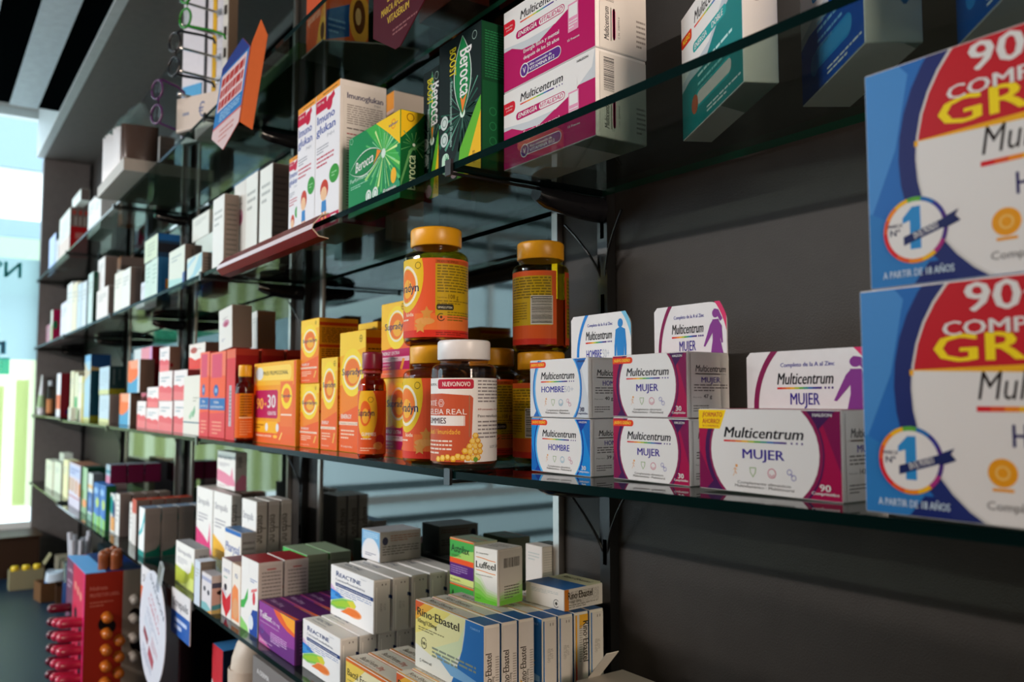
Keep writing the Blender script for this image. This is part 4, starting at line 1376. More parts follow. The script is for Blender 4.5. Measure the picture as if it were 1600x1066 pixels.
# key, name, left, right, front, depth, base, top, copies going back, gap, design, label, group
ITEMS = [
    ('hom', 'vitamin_box', -0.7263, -0.6302, -0.1760, 0.0540, 1.4259, 1.4813, 1, 0.0040, 'multi:HOMBRE', 'blue and white HOMBRE vitamin box on the main glass shelf, under the HOMBRE 50+ box', None),
    ('hom50', 'vitamin_box', -0.7255, -0.6299, -0.1780, 0.0540, 1.4819, 1.5408, 1, 0.0040, 'multi:HOMBRE50', 'white HOMBRE 50+ vitamin box with blue-figure header card, on top of the blue HOMBRE box', None),
    ('muj', 'vitamin_box', -0.5958, -0.5005, -0.1780, 0.0520, 1.4276, 1.4836, 1, 0.0040, 'multi:MUJER', 'magenta MUJER vitamin box on the main shelf, underneath the MUJER box with the header card', None),
    ('muj2', 'vitamin_box', -0.5957, -0.5022, -0.1780, 0.0518, 1.4842, 1.5403, 1, 0.0040, 'multi:MUJER', 'magenta MUJER vitamin box with rounded header card, upper of the two stacked', None),
    ('m90', 'vitamin_box', -0.4784, -0.3491, -0.1910, 0.0520, 1.4295, 1.4925, 1, 0.0040, 'multi:MUJER90', 'wide magenta MUJER 90 vitamin box with yellow FORMATO AHORRO corner', None),
    ('gra', 'vitamin_box', -0.3037, -0.1202, -0.2360, 0.0850, 1.4325, 1.5655, 1, 0.0040, 'gratis', 'big blue GRATIS vitamin box on the main shelf, lower of the two at far right', None),
    ('gra2', 'vitamin_box', -0.2977, -0.1142, -0.2335, 0.0850, 1.5661, 1.6991, 1, 0.0040, 'gratis', 'big blue GRATIS vitamin box on top of another, upper of the two at far right', None),
    ('ex1', 'supplement_box', -1.0500, -0.9707, -0.1870, 0.0430, 1.4237, 1.5286, 1, 0.0040, 'extra', 'Supradyn ENERGY EXTRA carton on the main shelf, below its twin', None),
    ('ex2', 'supplement_box', -1.0583, -0.9755, -0.1870, 0.0430, 1.5292, 1.6302, 1, 0.0040, 'extra', 'Supradyn ENERGY EXTRA carton stacked on its twin beside the yellow-capped bottle', None),
    ('tall', 'supplement_box', -1.1970, -1.1071, -0.1870, 0.0500, 1.4237, 1.6001, 2, 0.0040, 'supra:t', 'tall yellow Supradyn carton beside the maroon-capped bottle, {o} of two', 'tall Supradyn cartons'),
    ('slim', 'supplement_box', -1.2603, -1.1976, -0.1900, 0.0300, 1.4237, 1.5648, 1, 0.0040, 'supra:s', 'slim orange Supradyn carton left of the tall yellow one', None),
    ('lo', 'supplement_box', -1.3485, -1.2681, -0.1900, 0.0600, 1.4237, 1.5261, 1, 0.0040, 'supra:s', 'small Supradyn carton on the shelf beside the promo pack, under another', None),
    ('up', 'supplement_box', -1.3485, -1.2718, -0.1900, 0.0667, 1.5267, 1.6301, 1, 0.0040, 'supra:u', 'yellow Supradyn carton on top of the small carton beside the promo pack', None),
    ('upb', 'supplement_box', -1.3441, -1.2698, -0.0900, 0.0700, 1.4237, 1.6290, 1, 0.0040, 'supra:t', 'Supradyn carton half hidden behind the yellow carton, showing its dark ruled side', None),
    ('promo', 'supplement_box', -1.5602, -1.3491, -0.1970, 0.0600, 1.4237, 1.5663, 1, 0.0040, 'promo', 'yellow PACK PROMOCIONAL carton with 90+30 GRATIS panel', None),
    ('n', 'supplement_box', -1.6654, -1.6089, -0.2170, 0.0437, 1.4237, 1.5977, 3, 0.0060, 'redtall', 'tall red carton behind the orange bottle, {o} of three', 'red cartons in a row going back'),
    ('m', 'supplement_box', -1.8104, -1.7007, -0.2080, 0.0600, 1.4237, 1.5979, 1, 0.0040, 'redb:1', 'wide pink and red carton with blue band, right of the slim orange one', None),
    ('l', 'supplement_box', -1.8859, -1.8150, -0.2080, 0.0500, 1.4237, 1.6017, 1, 0.0040, 'redb:0', 'slim orange and red carton with blue band, beside the white leaf carton', None),
    ('kk', 'supplement_box', -2.0264, -1.8916, -0.2060, 0.0450, 1.4237, 1.5543, 1, 0.0040, 'leaf', 'white carton with a green leaf and teal line on the main shelf', None),
    ('j1', 'medicine_box', -2.5752, -2.4647, -0.1950, 0.0300, 1.4237, 1.4976, 1, 0.0040, 'pink', 'small slim pink and white box at the left end of the pink stacks', None),
    ('j2', 'medicine_box', -2.4329, -2.2939, -0.2000, 0.0600, 1.4237, 1.4799, 1, 0.0040, 'pink', 'low pink and white box second from left at the bottom of the pink stacks', None),
    ('j3', 'medicine_box', -2.2925, -2.1530, -0.2000, 0.0600, 1.4237, 1.4978, 1, 0.0040, 'pink', 'pink and white box third from left at the bottom of the pink stacks', None),
    ('j4', 'medicine_box', -2.1389, -2.0270, -0.2000, 0.0600, 1.4237, 1.4993, 1, 0.0040, 'pink', 'pink and white box beside the leaf carton, at the bottom of the pink stacks', None),
    ('j22', 'medicine_box', -2.4524, -2.3228, -0.1950, 0.0600, 1.4805, 1.5346, 1, 0.0040, 'pink', 'pink and white box stacked on the low pink box second from left', None),
    ('j32', 'medicine_box', -2.3222, -2.1820, -0.1950, 0.0600, 1.4984, 1.5726, 1, 0.0040, 'pink', 'pink and white box stacked second on the third pink pile', None),
    ('j42', 'medicine_box', -2.1635, -2.0385, -0.1960, 0.0287, 1.4999, 1.5713, 1, 0.0040, 'pink', 'pink and white box with brown side stacked beside the leaf carton', None),
    ('j33', 'medicine_box', -2.3886, -2.2835, -0.1800, 0.0274, 1.5732, 1.6379, 1, 0.0040, 'pink2', 'pink and white box with brown side, topmost of the third pink pile', None),
    ('j43', 'medicine_box', -2.1305, -1.9910, -0.1700, 0.0500, 1.5719, 1.6332, 1, 0.0040, 'pink3', 'white box with red wave front, topmost pile behind the slim orange carton', None),
    ('i', 'medicine_box', -2.9149, -2.7607, -0.1200, 0.0450, 1.4237, 1.6650, 1, 0.0040, 'pinktall', 'tall pink carton with dark red side behind the pink stacks', None),
    ('i0', 'medicine_box', -3.2791, -3.1415, -0.0700, 0.0400, 1.4237, 1.6801, 1, 0.0040, 'plain:#dfe8e8', 'pale carton far back behind the tall pink carton', None),
    ('h1', 'medicine_box', -2.9220, -2.7604, -0.1780, 0.0306, 1.4237, 1.5214, 1, 0.0040, 'orb', 'orange and blue box with brown side, lower of two stacked beside the pink stacks', None),
    ('h2', 'medicine_box', -2.8213, -2.6545, -0.1750, 0.0400, 1.5220, 1.6202, 1, 0.0040, 'orb', 'orange and blue box, upper of two stacked beside the pink stacks', None),
    ('g1', 'medicine_box', -3.2874, -3.1004, -0.1780, 0.0414, 1.4237, 1.5185, 1, 0.0040, 'pale:lo', 'pale blue box with yellow foot, lower of two stacked left of the pink piles', None),
    ('g2', 'medicine_box', -3.2992, -3.1128, -0.1780, 0.0501, 1.5191, 1.6149, 1, 0.0040, 'pale:up', 'pale blue box with dark green side, upper of two stacked near the far end', None),
    ('f', 'medicine_box', -3.5942, -3.4630, -0.1820, 0.0676, 1.4237, 1.6701, 1, 0.0040, 'bluetall', 'tall blue box with tan swoosh near the far end of the main shelf', None),
    ('e4', 'medicine_box', -3.6765, -3.6091, -0.1780, 0.0500, 1.4237, 1.5922, 1, 0.0040, 'plain:#b9a94e', 'slim yellow-green box just left of the tall blue box', None),
    ('e3', 'medicine_box', -3.7696, -3.6802, -0.1780, 0.0400, 1.4237, 1.5964, 1, 0.0040, 'plain:#e9e7d6', 'slim cream box with orange foot, third of the cream ones', None),
    ('e2', 'medicine_box', -3.8676, -3.7788, -0.1780, 0.0400, 1.4237, 1.6115, 1, 0.0040, 'greenpatch', 'slim cream box with a green patch, second of the cream ones', None),
    ('e1', 'medicine_box', -3.9796, -3.8913, -0.1780, 0.0400, 1.4307, 1.6209, 1, 0.0040, 'plain:#e6e2c4', 'slim cream box, first of the cream ones beside the dark red box', None),
    ('e0', 'medicine_box', -3.7742, -3.7150, -0.2100, 0.0200, 1.4237, 1.4722, 1, 0.0040, 'plain:#e2e6d8', 'tiny pale box at the foot of the slim cream boxes', None),
    ('c', 'medicine_box', -4.2174, -4.0961, -0.2000, 0.0366, 1.4307, 1.6170, 1, 0.0040, 'redwhite', 'white and red box with dark red side near the shelf end', None),
    ('r1', 'medicine_box', -4.5077, -4.4333, -0.2000, 0.0417, 1.7612, 1.9205, 1, 0.0040, 'magside', 'box with white front and magenta side at the far end of the upper shelf', None),
    ('r0', 'medicine_box', -4.8090, -4.6457, -0.1850, 0.0500, 1.7612, 1.8701, 1, 0.0040, 'plain:#d9a9b8', 'tiny pink box at the very end of the upper shelf', None),
    ('r2', 'medicine_box', -4.1838, -3.9875, -0.1980, 0.0400, 1.7612, 1.9205, 1, 0.0040, 'plain:#e9e6f2', 'white box beside the magenta-sided box at the far end', None),
    ('r30', 'medicine_box', -3.9512, -3.8171, -0.2050, 0.0500, 1.7612, 1.9789, 1, 0.0040, 'foot:#eef0ee', 'white slim box, first of the tall slim row on the upper shelf', None),
    ('r31', 'medicine_box', -3.8104, -3.6831, -0.2050, 0.0500, 1.7612, 1.9650, 1, 0.0040, 'foot:#efe6cc', 'cream slim box, second of the tall slim row on the upper shelf', None),
    ('r32', 'medicine_box', -3.6710, -3.5752, -0.2050, 0.0500, 1.7612, 1.9496, 1, 0.0040, 'foot:#cfe0ea', 'pale blue slim box, third of the tall slim row on the upper shelf', None),
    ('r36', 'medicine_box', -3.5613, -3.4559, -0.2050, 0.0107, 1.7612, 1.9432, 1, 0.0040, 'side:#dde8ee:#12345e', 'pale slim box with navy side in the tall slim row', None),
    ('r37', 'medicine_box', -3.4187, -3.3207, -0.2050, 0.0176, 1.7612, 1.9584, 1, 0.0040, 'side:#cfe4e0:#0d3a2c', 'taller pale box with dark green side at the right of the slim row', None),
    ('q1', 'medicine_box', -3.2317, -3.0193, -0.2050, 0.0223, 1.7612, 1.8755, 1, 0.0040, 'side:#efe9e4:#86766e', 'cream box with shaded taupe side, lower of the leaning pair', None),
    ('q2', 'medicine_box', -3.3595, -3.2242, -0.1840, 0.0402, 1.8761, 2.0032, 1, 0.0040, 'side:#f0ecea:#7d6d66', 'white box with shaded taupe side on top of the cream box', None),
    ('q4', 'medicine_box', -3.4298, -3.3556, -0.1100, 0.0856, 1.7612, 2.0276, 1, 0.0040, 'side:#7a4a20:#7d6d66', 'box with orange sliver front and shaded taupe side behind the white pair', None),
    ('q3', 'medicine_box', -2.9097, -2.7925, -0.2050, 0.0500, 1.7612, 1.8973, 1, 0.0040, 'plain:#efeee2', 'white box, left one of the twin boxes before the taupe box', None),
    ('q3b', 'medicine_box', -2.7910, -2.6718, -0.2050, 0.0316, 1.7612, 1.8912, 1, 0.0040, 'side:#eef0ea:#7d6d66', 'white box with shaded taupe side, right twin', None),
    ('q5', 'medicine_box', -2.5745, -2.5178, -0.1940, 0.0500, 1.7612, 1.8312, 1, 0.0040, 'plain:#dfe6f0', 'small pale box left of the blue-sided stack', None),
    ('p1', 'medicine_box', -2.4955, -2.4202, -0.2000, 0.0500, 1.7612, 1.8740, 1, 0.0040, 'teal', 'pale teal box at lower left of the blue-sided stack', None),
    ('p2', 'medicine_box', -2.4194, -2.3465, -0.2000, 0.0578, 1.7612, 1.8759, 1, 0.0040, 'bluside', 'pale box with blue side and orange square, lower right of the blue-sided stack', None),
    ('p3', 'medicine_box', -2.5098, -2.3538, -0.2000, 0.0565, 1.8765, 1.9398, 1, 0.0040, 'blutop', 'pale green box with dark blue side on top of the stack', None),
    ('o1', 'medicine_box', -2.2244, -2.0735, -0.2000, 0.0396, 1.7612, 1.8682, 1, 0.0040, 'bluefoot', 'white box with a blue corner beside the blue-sided stack', None),
    ('o2', 'medicine_box', -2.0281, -1.9031, -0.2050, 0.0219, 1.7612, 1.8248, 1, 0.0040, 'wave', 'white box with pale blue wave left of the tall white carton', None),
    ('o3', 'medicine_box', -2.2913, -2.1304, -0.1200, 0.0500, 1.7612, 1.9164, 1, 0.0040, 'bluemid', 'pale box with blue bands behind the small wave box', None),
    ('o4', 'medicine_box', -2.3256, -2.1691, -0.1200, 0.0600, 1.9170, 1.9795, 1, 0.0040, 'plain:#e8eae2', 'white box standing on the blue-banded box', None),
    ('t1', 'cosmetic_carton', -1.8612, -1.7811, -0.1950, 0.0320, 1.7612, 1.9309, 1, 0.0040, 'plain2:#e9eae6:#8b7b70', 'tall white carton with shaded taupe side left of the red edge strip', None),
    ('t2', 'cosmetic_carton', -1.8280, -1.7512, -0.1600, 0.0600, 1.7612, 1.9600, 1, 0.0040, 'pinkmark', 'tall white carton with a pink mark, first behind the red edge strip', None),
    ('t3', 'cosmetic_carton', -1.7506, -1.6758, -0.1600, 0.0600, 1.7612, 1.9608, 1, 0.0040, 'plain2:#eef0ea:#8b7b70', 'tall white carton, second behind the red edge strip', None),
    ('t4', 'cosmetic_carton', -1.6610, -1.5892, -0.1600, 0.0337, 1.7612, 1.9573, 1, 0.0040, 'plain2:#eef0ea:#7d6d66', 'tall white carton with wide shaded taupe side, third behind the red edge strip', None),
    ('im0', 'supplement_box', -1.4160, -1.3657, -0.1900, 0.0500, 1.7612, 1.9174, 1, 0.0040, 'imuno:s', 'lower Imunoglukan carton left of the two tall ones', None),
    ('im1', 'supplement_box', -1.3374, -1.2606, -0.2050, 0.0700, 1.7612, 1.9797, 1, 0.0040, 'imuno:m', 'tall Imunoglukan carton, left one of the two tall ones', None),
    ('im2', 'supplement_box', -1.2599, -1.1662, -0.2050, 0.0760, 1.7612, 1.9799, 1, 0.0040, 'imuno:b', 'tall Imunoglukan carton, right one with the printed side', None),
    ('imb', 'supplement_box', -1.2544, -1.2265, -0.0850, 0.0559, 1.7612, 2.0050, 1, 0.0040, 'capcream', 'cream box with orange cap behind the green Berocca box', None),
    ('ber', 'supplement_box', -1.1358, -0.9744, -0.2035, 0.0360, 1.7612, 1.8785, 1, 0.0040, 'berocca', 'green Berocca box with yellow corner on the upper shelf', None),
    ('bo1', 'supplement_box', -0.9813, -0.9397, -0.1660, 0.0500, 1.7612, 1.9354, 1, 0.0040, 'boost:15', 'smaller dark green Berocca BOOST carton', None),
    ('bo2', 'supplement_box', -0.8982, -0.8019, -0.1900, 0.0450, 1.7612, 1.9369, 1, 0.0040, 'boost:30', 'tall dark green Berocca BOOST carton', None),
    ('mg1', 'vitamin_box', -0.7870, -0.6261, -0.1690, 0.0679, 1.7592, 1.8484, 1, 0.0040, 'vital', 'magenta ENERGIA VITALIDAD box, lower of the two stacked behind the glass edge', None),
    ('mg2', 'vitamin_box', -0.7868, -0.6259, -0.1690, 0.0689, 1.8490, 1.9433, 1, 0.0040, 'vital', 'magenta ENERGIA VITALIDAD box, upper of the two stacked, cut by the frame', None),
    ('u1', 'medicine_box', -4.6618, -4.4325, -0.2000, 0.0145, 2.0952, 2.2812, 1, 0.0040, 'side:#b9c8f0:#0c3a44', 'pale blue box with teal side at the far end of the top shelf', None),
    ('u1b', 'medicine_box', -4.3695, -4.2917, -0.2050, 0.0400, 2.0952, 2.2284, 1, 0.0040, 'plain:#dfe0e8', 'thin white box beside the pale blue box at the top shelf far end', None),
    ('u2', 'medicine_box', -4.2668, -3.9421, -0.2050, 0.0689, 2.0952, 2.3088, 1, 0.0040, 'redcrown', 'white box with red side on the top shelf near the far end', None),
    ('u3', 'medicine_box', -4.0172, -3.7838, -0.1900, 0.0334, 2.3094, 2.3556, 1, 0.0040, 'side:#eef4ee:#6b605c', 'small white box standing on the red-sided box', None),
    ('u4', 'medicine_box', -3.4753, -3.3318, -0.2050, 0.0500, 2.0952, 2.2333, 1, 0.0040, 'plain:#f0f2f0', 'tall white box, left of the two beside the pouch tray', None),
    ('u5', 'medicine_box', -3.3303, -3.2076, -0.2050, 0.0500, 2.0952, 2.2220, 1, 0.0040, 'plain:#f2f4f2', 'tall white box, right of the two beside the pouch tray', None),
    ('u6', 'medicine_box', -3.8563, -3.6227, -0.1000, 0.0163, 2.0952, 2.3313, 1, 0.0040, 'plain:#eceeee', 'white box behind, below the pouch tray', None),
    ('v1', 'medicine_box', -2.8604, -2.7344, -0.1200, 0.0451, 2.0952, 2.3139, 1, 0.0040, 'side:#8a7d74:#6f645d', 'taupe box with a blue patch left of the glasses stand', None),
    ('ap1', 'supplement_box', -1.4035, -1.3160, -0.1680, 0.0780, 2.0985, 2.2500, 1, 0.0000, 'apos', 'orange aposerum carton with blue side panel on the dark tray of the top shelf', None),
    ('gg', 'supplement_box', -1.7256, -1.4041, -0.1820, 0.1000, 2.0952, 2.1252, 1, 0.0040, 'solid:#1f3a12', 'low dark green carton on the top shelf behind the hanging blue tag', None),
    ('ap3', 'supplement_box', -1.1617, -1.0497, -0.0750, 0.0600, 2.0952, 2.2252, 1, 0.0040, 'solid:#4a1408', 'dark red carton behind the hanging maroon card', None),
    ('ag', 'supplement_box', -1.6163, -1.5356, -0.0800, 0.0400, 2.0952, 2.2938, 1, 0.0040, 'plain:#3c8a2c', 'bright green carton behind the aposerum cartons', None),
    ('a1', 'medicine_box', -4.4963, -4.2747, -0.2000, 0.0400, 1.1042, 1.2287, 1, 0.0040, 'foot:#e4e6d4', 'pale slim box, first at the far end of the lower shelf', None),
    ('a2', 'medicine_box', -4.2741, -4.0671, -0.1920, 0.0400, 1.1042, 1.2325, 1, 0.0040, 'foot:#dde3cf', 'pale slim box, second at the far end of the lower shelf', None),
    ('a3', 'medicine_box', -4.7020, -4.5611, -0.1200, 0.0400, 1.1042, 1.2478, 1, 0.0040, 'plain:#dfe6dc', 'taller white box behind the pale slim ones', None),
    ('a4', 'medicine_box', -3.9895, -3.8610, -0.1920, 0.0400, 1.1042, 1.2561, 1, 0.0040, 'foot:#e9e3b4', 'pale yellow slim box, third at the far end of the lower shelf', None),
    ('a5', 'medicine_box', -3.7696, -3.4970, -0.2000, 0.0700, 1.0942, 1.2590, 1, 0.0040, 'col', 'lilac and white box with orange columns on the lower shelf', None),
    ('a6', 'medicine_box', -3.4860, -3.3739, -0.1950, 0.0585, 1.0942, 1.2585, 1, 0.0040, 'greenpat', 'green patterned box with dark green side on the lower shelf', None),
    ('a7', 'medicine_box', -3.2543, -3.1628, -0.2100, 0.0324, 1.0942, 1.2537, 1, 0.0040, 'bluspot', 'small white and blue box before the dark green box', None),
    ('a8', 'medicine_box', -3.1381, -3.0316, -0.2100, 0.0300, 1.0942, 1.2301, 1, 0.0040, 'blugreen', 'blue and green box, left of two in the bright cluster', None),
    ('a9', 'medicine_box', -3.0237, -2.9240, -0.2100, 0.0300, 1.0942, 1.2328, 1, 0.0040, 'blugreen', 'blue and green box, right of two in the bright cluster', None),
    ('a10', 'medicine_box', -3.0910, -3.0298, -0.1800, 0.0500, 1.0942, 1.2286, 1, 0.0040, 'colr', 'white box with orange and blue columns under the purple boxes', None),
    ('a11', 'medicine_box', -2.9234, -2.8503, -0.1960, 0.0500, 1.0942, 1.2128, 1, 0.0040, 'teal2', 'white and teal box with orange foot, left of the pink-sided box', None),
    ('a12', 'medicine_box', -2.8403, -2.7767, -0.1960, 0.0340, 1.0942, 1.2193, 4, 0.0030, 'browntop', 'brown-topped white box left of the slim grey-sided row, {o}', 'brown-topped boxes going back'),
    ('a13', 'medicine_box', -2.6881, -2.6486, -0.1850, 0.0350, 1.0942, 1.2064, 4, 0.0030, 'browntop', 'slim grey-sided white box left of the red-topped row, {o}', 'slim grey-sided boxes going back'),
    ('rb', 'medicine_box', -2.6285, -2.5735, -0.1900, 0.0360, 1.0942, 1.2211, 4, 0.0030, 'redtop', 'red-topped box beside the teal swoosh boxes, {o} of four', 'red-topped boxes going back'),
    ('pu', 'medicine_box', -3.1073, -3.0321, -0.1800, 0.0500, 1.2292, 1.2901, 3, 0.0030, 'purple', 'purple-sided box on the back stack, {o} of three going back', 'purple-sided boxes'),
    ('sw', 'medicine_box', -2.4358, -2.3713, -0.2100, 0.0393, 1.0942, 1.2204, 4, 0.0030, 'swoosh', 'white box with teal swoosh and green foot, {o} of four going back', 'teal swoosh boxes going back'),
    ('st1', 'medicine_box', -2.1826, -2.0456, -0.1300, 0.0500, 1.0942, 1.2898, 1, 0.0040, 'strep:#e0457f', 'Strepsils box with pink band behind the clear tray', None),
    ('st2', 'medicine_box', -2.0395, -1.9031, -0.1300, 0.0218, 1.0942, 1.2907, 1, 0.0040, 'strep:#f2b93a', 'Strepsils box with yellow band beside the pink-banded one', None),
    ('st3', 'medicine_box', -1.8288, -1.7359, -0.1300, 0.0220, 1.0942, 1.2931, 3, 0.0040, 'strep:#f4873a', 'Strepsils box with orange band, {o} of three going back', 'orange Strepsils boxes going back'),
    ('st4', 'medicine_box', -2.1210, -1.9797, -0.1000, 0.0273, 1.2913, 1.3789, 1, 0.0040, 'strep:#e58aa6', 'Strepsils box with pale pink band standing on the others', None),
    ('ol', 'medicine_box', -2.0322, -1.8781, -0.2130, 0.0312, 1.0942, 1.1857, 1, 0.0040, 'strep2:#b3bd3c', 'Strepsils box with olive green lower half at the shelf edge', None),
    ('pb', 'medicine_box', -1.7900, -1.7506, -0.2350, 0.0310, 1.0942, 1.1816, 1, 0.0040, 'side:#cfd8e4:#7f7468', 'pale blue box with shaded taupe side beside the olive green box', None),
    ('fa', 'medicine_box', -1.7443, -1.6768, -0.2330, 0.0241, 1.0942, 1.1658, 1, 0.0040, 'eye', 'small eye-drop box with a printed face on its side', None),
    ('ph', 'medicine_box', -1.8247, -1.7169, -0.1660, 0.0309, 1.0942, 1.2357, 1, 0.0040, 'pharysol', 'Pharysol box with blue foot standing behind the red arrow box', None),
    ('ra', 'medicine_box', -1.6711, -1.6084, -0.2160, 0.0500, 1.0942, 1.2012, 1, 0.0040, 'redarrow', 'white box with red arrow at the shelf edge', None),
    ('og', 'medicine_box', -1.6062, -1.5565, -0.2160, 0.0500, 1.0942, 1.2007, 1, 0.0040, 'orangebaby', 'orange and white box between the red arrow and the green box', None),
    ('ib', 'medicine_box', -1.5564, -1.4645, -0.2150, 0.0434, 1.0942, 1.2210, 2, 0.0030, 'ibu', 'white and green box with red lid, {o} of two going back', 'red-lidded boxes'),
    ('ig', 'medicine_box', -1.6051, -1.4832, -0.1210, 0.0410, 1.0942, 1.2220, 2, 0.0030, 'ibug', 'green-lidded box behind the red-lidded boxes, {o} of two', 'green-lidded boxes'),
    ('tel', 'medicine_box', -1.4486, -1.2826, -0.2180, 0.0330, 1.0942, 1.1629, 4, 0.0020, 'telfast', 'purple Telfast box, {o} of four going back', 'purple Telfast boxes going back'),
    ('re1', 'medicine_box', -1.2757, -1.1351, -0.2080, 0.0262, 1.0942, 1.1665, 5, 0.0030, 'reactine', 'REACTINE box in the lower row, {o} of five going back', 'lower row of REACTINE boxes'),
    ('re2', 'medicine_box', -1.2779, -1.1256, -0.1624, 0.0262, 1.1671, 1.2429, 5, 0.0042, 'reactine', 'REACTINE box in the upper row, {o} of five going back', 'upper row of REACTINE boxes'),
    ('ri1', 'medicine_box', -0.9510, -0.8014, -0.2158, 0.0190, 1.0942, 1.1704, 8, 0.0020, 'rino', 'Rino-Ebastel box in the lower layer, {o} of eight going back', 'lower layer of Rino-Ebastel boxes'),
    ('ba', 'medicine_box', -1.0849, -0.9543, -0.2220, 0.0300, 1.0942, 1.1568, 3, 0.0020, 'bactil', 'Bactil Forte box before the REACTINE row, {o} of three going back', 'Bactil Forte boxes going back'),
]
ITEMH = {'n': 0.174}
RINO_UP = (-0.9562, -0.7994, -0.1872, 0.0207, 1.1710, 1.2522)
RE2TOP = 1.2429

# ------------------------------------------------------------------ the room
def struct(name, o):
    o['kind'] = 'structure'
    return o


YE = -0.2329            # front edge of the glass shelves
POSTS = [-0.797, -1.797, -2.797, -3.797, -4.78]


def room():
    b = MB()
    wm = mat('#3a3633', 'wall', .5, bump=.25)
    b.box(-4.85, 1.3, 0.0, .05, 0, 3.05, wm)
    struct('wall_back', b.obj('wall_back'))
    b = MB()
    b.box(-4.86, -4.797, -.222, 0.0, 0, 2.714, mat('#6c6664', 'wall', .55))
    b.box(-4.86, -4.80, -4.0, -1.262, 0, .10, mat('#5b5450', 'wall', .55))
    b.box(-4.86, -4.80, -1.262, -.222, 0, .86, mat('#5b5450', 'wall', .55))
    b.box(-4.86, -4.80, -4.0, -.222, 2.95, 3.06, mat('#c9c6c2', 'wall', .55))
    b.box(-4.86, -4.80, -4.0, -3.75, .10, 2.95, mat('#8b8682', 'wall', .55))
    struct('wall_left', b.obj('wall_left'))
    b = MB()
    b.box(1.3, 1.36, -4.0, 0.05, 0, 3.05, mat('#6f6a66', 'wall'))
    struct('wall_right', b.obj('wall_right'))
    b = MB()
    g = mat('#66625e', 'wall')
    b.box(-4.86, -4.5, -4.06, -4.0, 0, 3.05, g)
    b.box(-2.4, 1.36, -4.06, -4.0, 0, 3.05, g)
    b.box(-4.5, -2.4, -4.06, -4.0, 0, 1.25, g)
    b.box(-4.5, -2.4, -4.06, -4.0, 2.7, 3.05, g)
    struct('wall_front', b.obj('wall_front'))
    b = MB()
    b.box(-4.86, 1.36, -4.06, .05, -.05, 0, mat('#5a544e', 'wall', .35))
    struct('floor', b.obj('floor'))
    # ceiling of dark and light slats running along the shelves, open towards the window
    b = MB()
    y, k = -.255, 0
    while y > -4.0:
        w = .079 if k == 0 else .102
        dark = k % 2 == 0
        c = mat('#060a0c', 'matte', .9) if dark else mat('#dce8f4', 'wall', .55)
        b.box(-4.0, 1.3, max(y - w, -4.0), y, 2.722 if dark else 2.716, 2.76, c)
        y -= w
        k += 1
    b.box(-4.86, 1.3, -4.0, -.222, 3.05, 3.08, mat('#d5d5d2', 'wall'))
    b.box(-4.02, -4.0, -4.0, -.255, 2.76, 3.05, mat('#d5d5d2', 'wall'))
    struct('ceiling', b.obj('ceiling'))
    b = MB()
    b.box(-4.80, 1.3, -.222, 0.0, 2.714, 3.05, mat('#766e69', 'wall', .6))
    struct('trim_1', b.obj('trim_1'))
    b = MB()
    b.box(-4.80, 1.3, -.255, -.2222, 2.712, 3.05, mat('#cfd3d4', 'wall', .5))
    struct('trim_2', b.obj('trim_2'))


def window(n, x0, y0, x1, y1, z0, z1, mull):
    """frame with panes; runs from (x0,y0) to (x1,y1)"""
    fr = MB()
    L = math.hypot(x1 - x0, y1 - y0)
    ux, uy = (x1 - x0) / L, (y1 - y0) / L
    m = mat('#d8dcdc', 'plastic', .35)

    def bar(a0, a1, h0, h1, t=.022):
        P = []
        for a in (a0, a1):
            for s in (-t, t):
                P.append((x0 + ux * a - uy * s, y0 + uy * a + ux * s))
        q = [P[0], P[1], P[3], P[2]]
        lo = [(x, y, h0) for x, y in q]
        hi = [(x, y, h1) for x, y in q]
        fr.poly(lo[::-1], m)
        fr.poly(hi, m)
        for i in range(4):
            j = (i + 1) % 4
            fr.poly([lo[i], lo[j], hi[j], hi[i]], m)
    bar(0, L, z0, z0 + .05)
    bar(0, L, z1 - .04, z1)
    if n == 1:
        bar(1.04, L, .10, .14)
        bar(1.02, 1.055, .14, .86)
        bar(L - .035, L, .14, .86)
    for a in mull:
        bar(a, a + .035, z0 + .05, z1 - .04)
    o = struct('window_%d' % n, fr.obj('window_%d' % n))
    return o


def pane(parent, pts, m, name='pane'):
    b = MB()
    b.poly(pts, m)
    return b.obj(name, parent)


